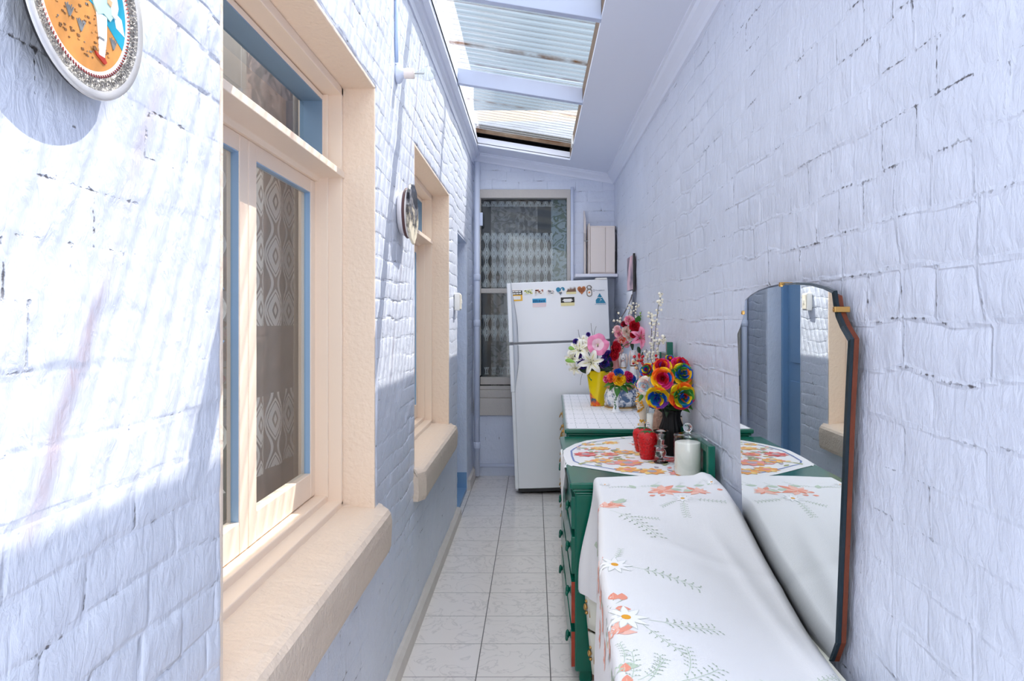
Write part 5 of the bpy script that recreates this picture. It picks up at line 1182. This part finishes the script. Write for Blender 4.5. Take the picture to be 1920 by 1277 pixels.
for (px, py, dx, dz, R, cols, nm) in ((1180, 601, 0, .5, 9.5, ('blush', 'pink'), 'pink_carnation'), (1190, 612, .2, .2, 10.5, ('red', 'red'), 'red_rose'), (1161, 626, -.5, .1, 9, ('blush', 'pink'), 'pink_carnation'), (1157, 617, -.6, .4, 7, ('pale', 'blush'), 'pink_carnation'), (1175, 622, -.1, .1, 10, ('white', 'blush'), 'white_bloom'), (1168, 638, -.3, -.1, 7.5, ('blush', 'coral'), 'pink_carnation'), (1162, 655, -.4, -.3, 7, ('blush', 'pale'), 'pink_carnation'), (1175, 646, 0, -.1, 6, ('blush', 'pink'), 'pink_carnation'), (1170, 608, -.3, .5, 6, ('red', 'maroon'), 'red_rose'), (1187, 628, .1, .1, 6, ('red', 'red'), 'red_rose'), (1183, 618, .1, .1, 8, ('white', 'pale'), 'white_bloom'), (1157, 641, -.5, -.2, 6, ('blush', 'pink'), 'pink_carnation'), (1180, 634, .0, -.1, 6, ('white', 'blush'), 'white_bloom')):
    b = MB(); p = cb_(px, py, -.05 + abs(dx) * .05); rose(b, p, (dx, -1, dz), R * s_, [(0, 1), (0, 1), (1, 0), (0,), (1,)], px); b.build(nm, [FLW[cols[0]], FLW[cols[1]]], bq, smooth=True); stemb(p)
b = MB(); p = cb_(1202, 633, -.14); lily(b, p, (.2, -1, .15), 20 * s_, 0, 1, 2, .5, .2, .26); b.build('striped_lily', [C('lily_pink', 240, 150, 178, .6), C('lily_crimson', 200, 20, 70, .6), FLW['lime']], bq, smooth=True); stemb(p)
M_BERRY = C('berry_cream', 244, 238, 218, .35); M_BR = C('berry_red', 196, 26, 40, .25); M_BG = C('berry_gold', 226, 186, 140, .3)
def spray(parent, pf, pts, n, rr, mats, seed, sp_=5., name='berry_spray'):
    """a twig with berries; pts are photo pixels along the twig, pf maps them to local points"""
    rn = random.Random(seed); P_ = [pf(*q) for q in pts]
    tw = MB().tube(P_, .0016, 5); be = []
    for i in range(n):
        t = (i + .5) / n * (len(pts) - 1); k = min(int(t), len(pts) - 2); f = t - k
        a = P_[k] + (P_[k + 1] - P_[k]) * f; e = a + Vector(((rn.random() - .5) * 2 * sp_, (rn.random() - .7) * 2 * sp_, (rn.random() - .4) * 1.6 * sp_)) * s_
        tw.tube([a, e], .0009, 4); be.append((e, rr * s_ * (.8 + .4 * rn.random()), rn.choice(mats)))
    o = tw.build(name, FLW['stem'], parent); first = {}
    for e, q, m in be:
        if m.name not in first: ob = first[m.name] = MB().ball((0, 0, 0), 1, 0, 8, 6).build('berry', m, o, smooth=True)
        else: ob = first[m.name].copy(); COL.objects.link(ob)
        ob.location = e; ob.scale = (q, q, q)
spray(bq, cb_, [(1186, 612), (1178, 590), (1182, 576), (1192, 567)], 16, 2.1, [M_BERRY], 1, 5)
spray(bq, cb_, [(1192, 606), (1190, 585), (1196, 572)], 10, 2.0, [M_BERRY], 2, 5)
spray(bq, cb_, [(1172, 610), (1163, 597), (1156, 584)], 3, 2.4, [M_BERRY], 3, 1.5)
spray(bq, cb_, [(1172, 608), (1162, 601), (1149, 600)], 4, 2.5, [M_BERRY], 4, 2)
spray(bq, cb_, [(1164, 622), (1152, 620), (1146, 626)], 3, 2.2, [M_BERRY], 6, 2)
spray(bq, cb_, [(1196, 604), (1200, 592), (1203, 584)], 3, 1.6, [FLW['lime']], 5, 2)
for (px, py, dx, dz) in ((1193, 605, .1, 1), (1199, 603, -.2, 1), (1205, 660, .2, -1), (1172, 632, -.4, -.6), (1184, 640, .1, -.9), (1196, 650, .3, -.9)):
    b = MB(); leaf3(b, cb_(px, py, -.02), (dx, -.3, dz), (0, -1, .1), 16 * s_, 3.5 * s_, 0); b.build('leaf', FLW['leaf'] if dz > 0 else FLW['dleaf'], bq, smooth=True, solid=.0006)
# tall berry stems in their own slim vase
Yk2 = 3.84; s_ = Yk2 / F; c = P(1236, 772, Yk2); c.z = Z2 + .004
r = thing('berry_vase', 'slim dark vase of white and red berry sprays behind the rainbow roses', 'vase', c); hv = .16
MB().lathe([(.030, 0), (.034, .008), (.026, .05), (.022, .09), (.028, hv), (.024, hv), (.018, .08)], 20).build('vase_body', C('dark_green_glaze', 40, 58, 48, .2), r, smooth=True)
bq = thing('berry_bouquet', 'tall spray of white berries with clusters of red berries below', 'flowers', c + Vector((0, 0, hv * .9)))
def cc_(px, py, dy=0.): return rel(bq, P(px, py, Yk2 + dy - max(0, px - 1228) * .012))
spray(bq, cc_, [(1236, 745), (1222, 690), (1229, 620), (1235, 570), (1241, 550)], 46, 2.5, [M_BERRY], 11, 5.5)
spray(bq, cc_, [(1236, 745), (1220, 670), (1222, 610), (1219, 585)], 34, 2.4, [M_BERRY], 12, 5.0)
spray(bq, cc_, [(1236, 745), (1228, 670), (1237, 640), (1248, 632)], 20, 2.7, [M_BERRY], 13, 6)
spray(bq, cc_, [(1236, 745), (1218, 700), (1212, 655)], 26, 2.5, [M_BERRY], 14, 7)
spray(bq, cc_, [(1234, 740), (1202, 705), (1190, 672)], 26, 2.6, [M_BR, M_BG, M_BR], 15, 6)
spray(bq, cc_, [(1234, 740), (1208, 700), (1202, 665)], 40, 2.6, [M_BR, M_BG], 16, 8)
spray(bq, cc_, [(1234, 740), (1224, 700), (1236, 672)], 18, 2.5, [M_BR, M_BERRY], 17, 7)
MB().tube([cc_(1222, 680), cc_(1226, 624)], .003, 6).build('pale_stem', C('stem_cream', 232, 232, 220, .5), bq)
# ---- gold and cream vase at the near end of the far dresser -----------------------------------------
Yg = 4.12; s_ = Yg / F; c = P(1206, 799, Yg); c.z = Zt
r = thing('ornate_vase', 'cream vase with raised gold flowers at the near edge of the crochet cloth', 'vase', c); hv = 62 * s_
MB().lathe([(9 * s_, 0), (9.5 * s_, .004), (5.5 * s_, hv * .14), (6 * s_, hv * .2), (10 * s_, hv * .4), (13 * s_, hv * .62), (14 * s_, hv * .8), (12.5 * s_, hv * .94), (14.5 * s_, hv), (12.5 * s_, hv), (10 * s_, hv * .85)], 24).build('vase_body', C('cream_glaze', 224, 208, 186, .25), r, smooth=True)
M_GOLD = C('gold_leaf', 232, 176, 62, .28, metal=.75)
b = MB(); rn = random.Random(8)
for i in range(26):
    z = hv * (.42 + .58 * rn.random()); a = -PI / 2 - 1.3 + rn.random() * 1.5 - .2; rr = lerp_tab([(0, 9), (.2, 6), (.4, 10), (.62, 13), (.8, 14), (1, 13.5)], z / hv) * s_
    p = Vector((rr * math.cos(a), rr * math.sin(a), z)); leaf3(b, p, (math.cos(a) * .4 + (rn.random() - .5), math.sin(a) * .4, rn.random() - .3), (math.cos(a), math.sin(a), 0), 5 * s_, 1.8 * s_, 0)
    b.ball(p, 1.1 * s_, 0, 6, 4)
for i in range(14):
    a = i * .45; z = hv * (.02 + .14 * rn.random()); rr = (9.5 - 4 * z / hv / .16) * s_; b.ball((rr * math.cos(a), rr * math.sin(a), z), 1.7 * s_, 0, 6, 4, (1, 1, 1.5))
b.build('gold_flowers', M_GOLD, r, smooth=True)
# ---- things on the nearer dresser -------------------------------------------------------------------
Zr = Z2 + .004; D2 = H - Zr
def on2(px, pyb, bare=False):
    Y = D2 * F / (pyb - VY); c = P(px, pyb, Y); c.z = Zr if not bare else Z2 + .001; return c, Y / F
M_WAX = C('candle_wax', 240, 236, 226, .5); M_SB = mat('strawberry_red_glaze', srgb(200, 8, 20), .25, bump=.5, bscale=120)
def strawberry(px, pyb, pyt, w, label, turn):
    c, s_ = on2(px, pyb); r = thing('strawberry_jar', label, 'jar', c, (0, 0, turn)); h = (pyb - pyt) * s_; W = w * s_
    MB().lathe([(W * .66, 0), (W * .72, h * .03), (W * .86, h * .35), (W * .99, h * .66), (W, h * .78), (W * .9, h * .92), (W * .6, h * .985), (.002, h)], 28, rf=lambda a, i: 1 + .03 * math.cos(5 * a) * (i / 7)).build('jar_body', M_SB, r, smooth=True)
    b = MB()
    for i in range(16):
        for j in range(5):
            z = h * (.16 + .15 * j); a = i * .3927 + (j % 2) * .2; rr = lerp_tab([(0, .70), (.03, .72), (.35, .86), (.66, .99), (.78, 1.0), (.92, .9)], z / h) * W * 1.002
            b.ball((rr * math.cos(a), rr * math.sin(a), z), W * .055, 0, 5, 4, (.6, .6, 1.3))
    b.build('seeds', C('seed_dark', 110, 12, 16, .4), r)
    b = MB()
    for i in range(8): leaf3(b, (0, 0, h * .995), (math.cos(i * .785), math.sin(i * .785), .12), (0, 0, 1), W * .78, W * .15, 0)
    b.build('leaf_crown', C('crown_green', 50, 106, 50, .4), r, solid=.001)
strawberry(1214, 860, 809, 18.5, 'red strawberry shaped ceramic jar in front, beside the glass candlestick', .2)
strawberry(1205, 846, 802, 18.5, 'red strawberry shaped ceramic jar behind the other strawberry', .9)
# glass candlestick
c, s_ = on2(1239, 867); r = thing('candlestick', 'clear glass candlestick with a ball stem between strawberries and candle jar', 'candlestick', c); h = 60 * s_
MB().lathe([(14 * s_, 0), (13.5 * s_, .004), (6 * s_, h * .08), (3.6 * s_, h * .13), (4 * s_, h * .18)], 24).build('foot', M_CRYSTAL, r, smooth=True)
MB().ball((0, 0, h * .30), 10 * s_, 0, 18, 12).build('ball_stem', M_CRYSTAL, r, smooth=True)
MB().lathe([(3.6 * s_, h * .44), (4 * s_, h * .48), (13 * s_, h * .50), (13 * s_, h * .53), (5 * s_, h * .555)], 24).build('drip_ring', M_CRYSTAL, r, smooth=True)
MB().lathe([(5.5 * s_, h * .55), (6.5 * s_, h * .7), (10 * s_, h * .9), (15 * s_, h), (14 * s_, h), (9 * s_, h * .9), (5 * s_, h * .7)], 24, cap=False).build('candle_cup', M_CRYSTAL, r, smooth=True)
# candle jar with lid
c, s_ = on2(1289.5, 888.5); r = thing('candle_jar', 'white candle in a lidded glass jar on the near corner of the runner', 'candle', c); R_ = 25.5 * s_; h = 70 * s_
MB().lathe([(R_ * .9, .001), (R_ * .935, .006), (R_ * .935, h * .84), (R_ * .9, h * .86), (.02, h * .855)], 32).build('candle', M_WAX, r, smooth=True)
MB().lathe([(R_ * .93, 0), (R_, .006), (R_, h * .93), (R_ * .97, h * .96), (R_ * .97, h)], 32, cap=False).build('glass_jar', M_CLEAR, r, smooth=True)
ld = MB().lathe([(R_ * 1.0, h), (R_ * 1.03, h + .003), (R_ * 1.0, h + .010), (R_ * .6, h + .016), (R_ * .2, h + .018)], 32, cap=False).lathe([(R_ * .95, h + .001), (R_ * .5, h + .007), (.002, h + .008)], 32, cap=False).build('lid', M_CLEAR, r, smooth=True)
MB().ball((0, 0, h + .018 + 8.5 * s_), 8.6 * s_, 0, 16, 12).build('lid_knob', M_CRYSTAL, ld, smooth=True)
# black fluted vase and rainbow roses
c, s_ = on2(1259, 852.5); Yr = s_ * F
r = thing('flower_vase', 'matt black fluted vase holding the rainbow roses', 'vase', c); h = 85 * s_
MB().lathe([(14 * s_, 0), (15 * s_, .004), (15.5 * s_, h * .12), (19 * s_, h * .36), (22.5 * s_, h * .52), (22.5 * s_, h * .60), (18.5 * s_, h * .72), (16 * s_, h * .82), (17 * s_, h * .94), (20 * s_, h), (18 * s_, h), (13 * s_, h * .8)], 96, rf=lambda a, i: 1 + .035 * math.cos(16 * a)).build('vase_body', C('matt_black_glaze', 14, 14, 16, .5, spec=.25), r, smooth=True)
bq = thing('rose_bouquet', 'round bouquet of rainbow dyed roses in the black vase', 'flowers', c + Vector((0, 0, h * .92)))
NM = ['red', 'orange', 'yellow', 'green', 'teal', 'rblue', 'purple', 'magenta', 'blush', 'sky', 'white']; RMT = [FLW[k] for k in NM]
A_, O_, Ye, Gr, Te, Bl, Pu, Mg, Bs, Sk, Wh = range(11)
rain = {'a': [(O_, Ye, O_, Mg), (O_, Ye, Mg, Bl), (A_, Mg), (A_,), (A_,)], 'b': [(Gr, Ye, O_, Bl), (Bl, Gr, Ye), (Gr, Bl, O_), (Bl, Ye), (Bl, Gr)], 'c': [(Ye, O_, A_, Mg), (Gr, Ye, Bl), (Gr, Te, Ye), (Bl, O_), (Gr, A_, Bl)],
        'd': [(Bl, Ye, Gr, Pu), (A_, Bl, Ye), (A_, O_), (A_,), (A_, Mg)], 'e': [(Bs, Sk, Wh), (Wh, Bs), (Sk, Bs), (Wh, Sk), (Bs,)], 'f': [(Ye, Ye, O_, Pu), (Bl, Ye, Pu), (Te, Bl, Ye), (Pu, Bl), (Bl, Te)], 'g': [(O_, Ye, Mg), (A_, Mg), (A_, O_), (Pu, A_), (A_,)], 'h': [(Ye, Gr, Bl), (A_, Bl), (Gr, Ye), (Bl,), (A_,)], 'i': [(Pu, Bl, Ye), (Ye, Gr), (Bl,), (A_,), (Ye,)]}
for (px, py, dx, dz, R, k, dy) in ((1242, 710, -.15, .1, 20, 'a', -.10), (1279, 701, .1, .25, 19, 'b', -.07), (1278, 742, .2, -.15, 24, 'c', -.11), (1307, 724, .45, -.05, 20, 'd', -.04), (1211, 723, -.7, -.1, 17, 'e', -.05), (1233, 745, -.25, -.3, 21, 'f', -.09), (1242, 689, -.2, .6, 17, 'g', -.03), (1275, 686, .2, .8, 18, 'g', -.01), (1214, 695, -.7, .5, 14, 'h', .0), (1256, 676, .0, 1., 12, 'i', .03), (1304, 707, .7, .35, 14, 'e', .01), (1200, 721, -1, .1, 11, 'i', .02), (1258, 733, .0, -.3, 15, 'e', -.06), (1297, 691, .5, .7, 12, 'a', .04), (1226, 757, -.4, -.8, 11, 'f', -.05)):
    b = MB(); p = rel(bq, P(px, py, Yr + dy)); rose(b, p, (dx, -1, dz), R * s_, rain[k], px * .7); b.build('rose', RMT, bq, smooth=True)
    MB().tube([(0, 0, -.05), (p.x * .25, p.y * .25, p.z * .5), tuple(p - Vector((dx, -1, dz)).normalized() * .012)], .003, 5).build('stem', FLW['leaf'], bq)
for (px, py, dx, dz, L_, W_, k) in ((1282, 756, .8, -.3, 26, 8, 'leaf'), (1270, 762, .6, -.1, 26, 8, 'leaf'), (1250, 760, -.1, -.8, 20, 5, 'dleaf'), (1240, 758, -.8, .2, 26, 8, 'dleaf'), (1262, 758, .2, -.7, 16, 5, 'leaf'), (1222, 752, .5, -.4, 26, 8, 'dleaf'), (1290, 752, .9, .1, 18, 7, 'dleaf'), (1205, 740, -.5, -.6, 14, 4, 'leaf'), (1246, 764, .9, .1, 30, 8, 'dleaf'), (1262, 752, -1, .1, 26, 8, 'dleaf')):
    b = MB(); leaf3(b, rel(bq, P(px, py, Yr - .02)), (dx, -.45, dz), (0, -.7, 1), L_ * s_, W_ * s_, 0); b.build('leaf', FLW[k], bq, smooth=True, solid=.0006)
# white pillar candle in glass and bark textured candle behind the strawberries
c, s_ = on2(1221, 826); r = thing('glass_candle', 'tall white candle in a straight glass behind the strawberries', 'candle', c); R_ = 9.5 * s_; h = 62 * s_
MB().lathe([(R_ * .88, .003), (R_ * .88, h * .82), (.004, h * .80)], 20).build('candle', M_WAX, r, smooth=True)
MB().lathe([(R_, 0), (R_, h), (R_ * .93, h), (R_ * .93, h * .82)], 20, cap=False).build('glass_jar', M_CLEAR, r, smooth=True)
c, s_ = on2(1236, 835); r = thing('bark_candle', 'brown candle with a carved bark surface behind the black vase', 'candle', c); R_ = 12 * s_; h = 70 * s_
bm_ = mat('carved_bark', srgb(178, 142, 122), .6, var=.3, vscale=70, bump=.8, bscale=110)
MB().lathe([(R_ * .9, 0), (R_, h * .15), (R_ * 1.02, h * .5), (R_ * .9, h * .8), (R_ * .6, h * .95), (R_ * .2, h)], 40, rf=lambda a, i: 1 + .05 * math.sin(9 * a + i) + .03 * math.sin(17 * a)).build('candle', bm_, r, smooth=True)
MB().tube([(0, 0, h), (.001, 0, h + .008)], .001, 5).build('wick', M_BLACK, r)
c, s_ = on2(1213, 838); r = thing('perfume_bottle', 'small clear glass bottle with a ball stopper behind the strawberries', 'bottle', c); R_ = 7 * s_
h = (838 - 803) * s_
MB().lathe([(R_, 0), (R_ * 1.05, .004), (R_ * 1.05, h * .7), (R_ * .5, h * .85), (R_ * .5, h), (R_ * .4, h)], 20).build('glass_bottle', M_CRYSTAL, r, smooth=True)
MB().ball((0, 0, h + 5.5 * s_), 6 * s_, 0, 14, 10).build('stopper', M_CRYSTAL, r, smooth=True)
# photo card leaning on the wall, and a second frame half behind the black vase
def card(name, label, base, ang, w, h, lean, mp, mf):
    r = thing(name, label, 'photograph', base, (0, 0, ang)); T = Matrix.Rotation(lean, 4, 'Y')
    MB().box(-.004, 0, -w / 2, w / 2, 0, h, 0, T).build('backing', mf, r); MB().box(-.0055, -.0035, -w / 2 + .007, w / 2 - .007, .010, h - .008, 0, T).build('picture', mp, r)
    return r, T
M_PH = C('photo_rose', 196, 150, 156, .4, var=.4, vscale=45)
r, T = card('photo_card', 'small white bordered photo leaning against the wall behind the candle jar', (.702, 3.07, Zr), math.radians(45), .084, .135, math.radians(14), M_PH, C('photo_border', 236, 232, 236, .4))
MB().box(-.0065, -.0050, -.016, .020, .035, .085, 0, T).build('blue_figure', C('photo_blue', 60, 140, 204, .4), r, bevel=.0)
r, T = card('framed_picture', 'dark edged picture frame half hidden behind the black vase', (.692, 3.60, Zr), math.radians(40), .12, .165, math.radians(15), C('photo_beige', 190, 176, 164, .3, var=.3, vscale=20), C('frame_black', 34, 34, 40, .35))
# ---- plates on the left wall ----------------------------------------------------------------------
def disc(n, R, k=0, c=(0, 0)): return [(c[0] + R * math.cos(2 * PI * i / n + k), c[1] + R * math.sin(2 * PI * i / n + k)) for i in range(n)]
r = thing('wall_plate', 'large decorative plate with a painted costumed figure among ruined columns', 'plate', (XL + .006, .862, 1.836), (0, 0, 0)); R = .117
TX = Matrix.Rotation(PI / 2, 4, 'Y')
M_RIM = mat('engraved_pewter_rim', srgb(164, 160, 154), .3, .6, bump=.5, bscale=140, var=.35, vscale=90)
M_RIM2 = C('polished_rim', 226, 224, 222, .22, metal=.5)
MB().lathe([(.001, .002), (R * .6, .002), (R * .985, .022), (R, .026)], 64, T=TX, cap=False).build('plate_back', C('plate_back', 30, 28, 28, .5), r, smooth=False)
MB().lathe([(R, .026), (R * .985, .029), (R * .90, .0275)], 64, T=TX, cap=False).build('outer_rim', M_RIM2, r, smooth=True)
MB().lathe([(R * .90, .0275), (R * .755, .0245)], 64, T=TX, cap=False).build('engraved_band', M_RIM, r, smooth=True)
b = MB()
for i in range(44):
    a = 2 * PI * i / 44; q = Vector((.0265, R * .835 * math.cos(a), R * .835 * math.sin(a))); d_ = Vector((0, math.cos(a), math.sin(a))); e_ = Vector((0, -math.sin(a), math.cos(a)))
    b.tube([q + (d_ * math.cos(t) + e_ * math.sin(t)) * .0052 for t in [k * .7 for k in range(9)]], .0005, 4); b.ball(q, .0014, 0, 5, 4)
    b.tube([q + d_ * .0075, q + d_ * .0105], .0008, 4)
b.build('scroll_ornament', C('engraved_dark', 128, 122, 118, .5), r)
b = MB()
for i in range(110):
    a = 2 * PI * i / 110; b.tube([(.0248, R * .735 * math.cos(a), R * .735 * math.sin(a)), (.0252, R * .765 * math.cos(a + .02), R * .765 * math.sin(a + .02))], .0009, 4)
b.build('red_border', C('border_red', 150, 44, 40, .5), r)
MB().lathe([(R * .755, .0245), (R * .70, .0235)], 64, T=TX, cap=False).build('inner_rim', C('inner_rim_white', 236, 232, 226, .3), r, smooth=True)
b = MB(); X0 = .0236
def flat(pts, mi, lift): b.prism([(a * R, c_ * R) for a, c_ in pts], 'x', X0 - .0008, X0 + lift, mi)
PM = [C('plate_ochre', 204, 140, 72, .4, var=.12, vscale=60), C('plate_sky', 16, 150, 180, .4), C('plate_stone', 186, 136, 80, .5), C('plate_brown', 120, 84, 52, .5), C('plate_white', 244, 242, 240, .4), C('plate_red', 176, 50, 32, .5), C('plate_grey', 120, 124, 128, .5), C('plate_skin', 226, 170, 130, .5), C('plate_palegreen', 180, 210, 200, .5)]
b.prism([(R * .70 * math.cos(2 * PI * i / 48), R * .70 * math.sin(2 * PI * i / 48)) for i in range(48)], 'x', .010, X0, 0)
sky = [(.70 * math.cos(a), .70 * math.sin(a)) for a in [-.42 + i * (PI + .05) / 24 for i in range(25)]]
flat(sky + [(-.1, .05), (.2, -.02)], 1, .0004)
flat([(-.62, .28), (.12, .02), (.02, .62), (-.40, .52)], 2, .0006)
for i in range(7): x = -.50 + .085 * i; flat([(x, .26 - i * .035), (x + .045, .24 - i * .035), (x + .055, .60), (x + .008, .60)], 3 if i % 2 else 2, .0009)
flat([(.45, .1), (.62, .05), (.68, -.12), (.52, -.08)], 4, .0006); flat([(.30, .44), (.46, .52), (.58, .40), (.44, .38)], 4, .0006)
rn = random.Random(9)
for i in range(110):
    x, z = -.55 + rn.random() * .95, -.58 + rn.random() * .66
    if math.hypot(x, z) > .62 or z > .10 - .25 * (x + .5) + .1: continue
    q = .008 + rn.random() * .022; flat([(x, z), (x + q * 1.5, z + q * .3), (x + q, z + q), (x - q * .4, z + q * .8)], rn.choice((3, 6, 2, 3)), .0007)
for x, z in ((-.44, .02), (-.10, -.30), (-.28, -.22), (.46, -.28)):
    for k in range(5): flat([(x, z - .06), (x + .014, z - .06), (x + .03 * (k - 2) + .01, z + .05 + .02 * (k % 2)), (x + .03 * (k - 2), z + .05)], 6, .0008 + .0001 * k)
# the costumed figure: legs, kilt, waistcoat, sleeve, head, shoes
flat([(.16, -.04), (.26, -.05), (.29, -.30), (.26, -.50), (.21, -.50), (.20, -.30)], 4, .0012); flat([(.25, -.04), (.34, -.04), (.34, -.28), (.30, -.50), (.26, -.49), (.28, -.28)], 4, .0011)
flat([(.20, -.29), (.29, -.29), (.29, -.315), (.20, -.315)], 6, .0014)
flat([(.06, .14), (.16, .22), (.36, .20), (.46, .02), (.40, -.06), (.28, -.02), (.18, -.07), (.10, .02)], 8, .0016)
flat([(.14, .22), (.20, .44), (.34, .46), (.40, .38), (.36, .20)], 5, .002); flat([(.20, .24), (.23, .42), (.27, .42), (.24, .23)], 2, .0024)
flat([(.36, .42), (.48, .34), (.54, .14), (.50, .0), (.42, .02), (.38, .2)], 4, .0022); flat([(.34, .18), (.42, .16), (.40, .10), (.34, .12)], 7, .0026)
flat(disc(12, .075, 0, (.29, .55)), 7, .002); flat([(.22, .58), (.36, .58), (.34, .67), (.24, .67)], 5, .0024)
flat([(.12, -.46), (.16, -.51), (.30, -.56), (.34, -.53), (.30, -.49), (.20, -.49)], 5, .0016); flat(disc(8, .025, 0, (.12, -.45)), 3, .002)
fin(b.build('painted_scene', PM, r))
# second plate: a slice with a dark to cream landscape on a white dish
r = thing('wall_plate', 'slice shaped plate with a black to cream painting on a white dish', 'plate', (XL + .004, 3.02, H + 200 / F * 3.02))
MB().lathe([(.085, 0), (.098, .020), (.104, .044), (.098, .046)], 40, T=TX).build('dish', C('dish_white', 240, 236, 236, .3), r, smooth=True)
MB().lathe([(.1005, .022), (.1055, .026), (.1065, .0300), (.1025, .034)], 40, T=TX, cap=False).build('dish_rim', C('dish_brown_line', 96, 66, 66, .4), r, smooth=True)
sm_, snt, sb = newmat('dark_landscape'); sl = snt.links.new; stc = snt.nodes.new('ShaderNodeTexCoord'); ssp = snt.nodes.new('ShaderNodeSeparateXYZ'); sl(stc.outputs['Object'], ssp.inputs[0])
sn = N(snt, 'ShaderNodeTexNoise', Scale=26., Detail=5.); sl(stc.outputs['Object'], sn.inputs['Vector'])
sa = N(snt, 'ShaderNodeMath', operation='MULTIPLY_ADD'); sl(ssp.outputs['Z'], sa.inputs[0]); sa.inputs[1].default_value = -2.6; sl(sn.outputs['Fac'], sa.inputs[2])
srp = snt.nodes.new('ShaderNodeValToRGB'); sl(sa.outputs[0], srp.inputs['Fac']); e = srp.color_ramp.elements; e[0].position = .30; e[0].color = srgb(28, 28, 34); e[1].position = .72; e[1].color = srgb(244, 232, 206); e.new(.42).color = srgb(150, 148, 150); e.new(.52).color = srgb(60, 56, 56)
sl(srp.outputs[0], sb.inputs['Base Color']); sb.inputs['Roughness'].default_value = .25
fin(MB().lathe([(.120, .044), (.126, .050), (.122, .056), (.002, .058)], 44, T=TX, rf=lambda a, i: 1 + .035 * math.sin(5 * a + 1) + .025 * math.sin(11 * a)).build('painted_slice', sm_, r, smooth=False))
# ==================================================================================================
# CURTAINS
# ==================================================================================================
def curtain(name, label, m, x, y0, y1, z0, z1, amp, folds, axis='y', seed=0, parent=None):
    b = MB(); n = int(folds * 10); us = [i / n for i in range(n + 1)]; vs_ = [0, .15, .4, .7, 1.]
    def fn(u, v):
        w = amp * (.6 + .4 * math.sin(3 * u + seed)) * math.sin(2 * PI * folds * u + seed + .5 * math.sin(2 * v + 5 * u))
        q = y0 + (y1 - y0) * u; z = z0 + (z1 - z0) * v
        return (x + w, q, z) if axis == 'y' else (q, x + w, z)
    b.grid(fn, us, vs_)
    o = b.build(name, m, None, smooth=True, uvfn=(lambda p: (p[1], p[2])) if axis == 'y' else (lambda p: (p[0], p[2])))
    return tag(o, label, 'curtain')
LACE = lace_mat('lace_net', .15, .188, .073, [(.2, .60), (.945, 1.20), (1.43, 1.97)], .30, .97, srgb(246, 244, 242))
curtain('lace_curtain', 'white lace net curtain with medallion rows behind the nearest window', LACE, -.90, 1.40, 2.66, .62, 2.30, .020, 7, seed=1)
DAM = damask_mat('damask_drape', srgb(176, 142, 130), srgb(104, 74, 66))
curtain('damask_curtain', 'brown damask curtain hanging beside the net in the nearest window', DAM, -.965, 2.40, 2.84, .40, 2.45, .025, 3, seed=2)
LACE3 = lace_mat('far_lace_net', .070, .15, .06, [(.93, 1.00), (1.25, 1.50), (1.76, 2.28), (2.53, 2.58)], .13, .95, srgb(240, 246, 250))
curtain('lace_curtain', 'net curtain with rings and leaf pattern in the far window', LACE3, YF + .16, -.50, .175, .9, 2.58, .022, 8, 'x', 3)
fc = damask_mat('leafy_drape', srgb(150, 168, 178), srgb(96, 116, 108))
curtain('side_curtain', 'pale blue leafy curtain at the right of the far window', fc, YF + .20, .16, .40, .9, 2.60, .012, 2, 'x', 4)
curtain('side_curtain', 'grey curtain gathered behind the net at the left of the far window', damask_mat('grey_drape', srgb(150, 148, 148), srgb(104, 102, 102)), YF + .27, -.42, .03, .7, 2.60, .03, 5, 'x', 5)
curtain('lace_curtain', 'net curtain behind the second cream window', LACE, -.90, 3.44, 4.90, .62, 2.30, .020, 8, seed=6)
# ==================================================================================================
# CAMERA AND LIGHT
# ==================================================================================================
cam = bpy.data.cameras.new('camera'); co = bpy.data.objects.new('camera', cam); COL.objects.link(co)
co.location = (0, 0, H); co.rotation_euler = (PI / 2, 0, 0)
cam.sensor_width = 36; cam.lens = F / 1920 * 36; cam.shift_x = -(VX - 960) / 1920; cam.shift_y = (VY - 638.5) / 1920
cam.clip_start = .02
SC.camera = co
su = bpy.data.lights.new('sun', 'SUN'); so = bpy.data.objects.new('sun', su); COL.objects.link(so)
dvec = Vector((-.4975, -.5, -1)); so.rotation_euler = dvec.to_track_quat('-Z', 'Y').to_euler(); so.location = (2, 4, 6)
su.energy = 5.6; su.angle = .006; su.color = (1, .955, .88)
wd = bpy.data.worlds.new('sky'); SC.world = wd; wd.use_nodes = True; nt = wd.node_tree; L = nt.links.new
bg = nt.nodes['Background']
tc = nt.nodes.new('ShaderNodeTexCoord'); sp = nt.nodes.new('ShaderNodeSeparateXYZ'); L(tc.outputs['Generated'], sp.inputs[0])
# sky brightened overhead and behind as added fill, dimmed to blue ahead
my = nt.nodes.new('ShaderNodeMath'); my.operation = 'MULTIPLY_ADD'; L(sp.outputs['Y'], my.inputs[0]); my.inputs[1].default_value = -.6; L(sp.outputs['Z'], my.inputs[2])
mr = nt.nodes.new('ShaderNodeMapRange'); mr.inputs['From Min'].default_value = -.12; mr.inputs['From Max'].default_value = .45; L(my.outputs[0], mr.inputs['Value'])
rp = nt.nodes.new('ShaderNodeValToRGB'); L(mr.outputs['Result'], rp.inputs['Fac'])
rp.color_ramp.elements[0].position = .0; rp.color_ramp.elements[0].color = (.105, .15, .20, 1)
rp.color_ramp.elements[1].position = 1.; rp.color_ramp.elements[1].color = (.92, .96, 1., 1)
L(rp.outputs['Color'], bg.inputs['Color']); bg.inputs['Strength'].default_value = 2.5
vs = SC.view_settings; vs.view_transform = 'Standard'; vs.look = 'None'; vs.gamma = 1; vs.use_curve_mapping = False; vs.exposure = .70
SC.cycles.max_bounces = 14; SC.cycles.diffuse_bounces = 7; SC.cycles.transparent_max_bounces = 24; SC.cycles.caustics_reflective = False
SC.cycles.caustics_refractive = False
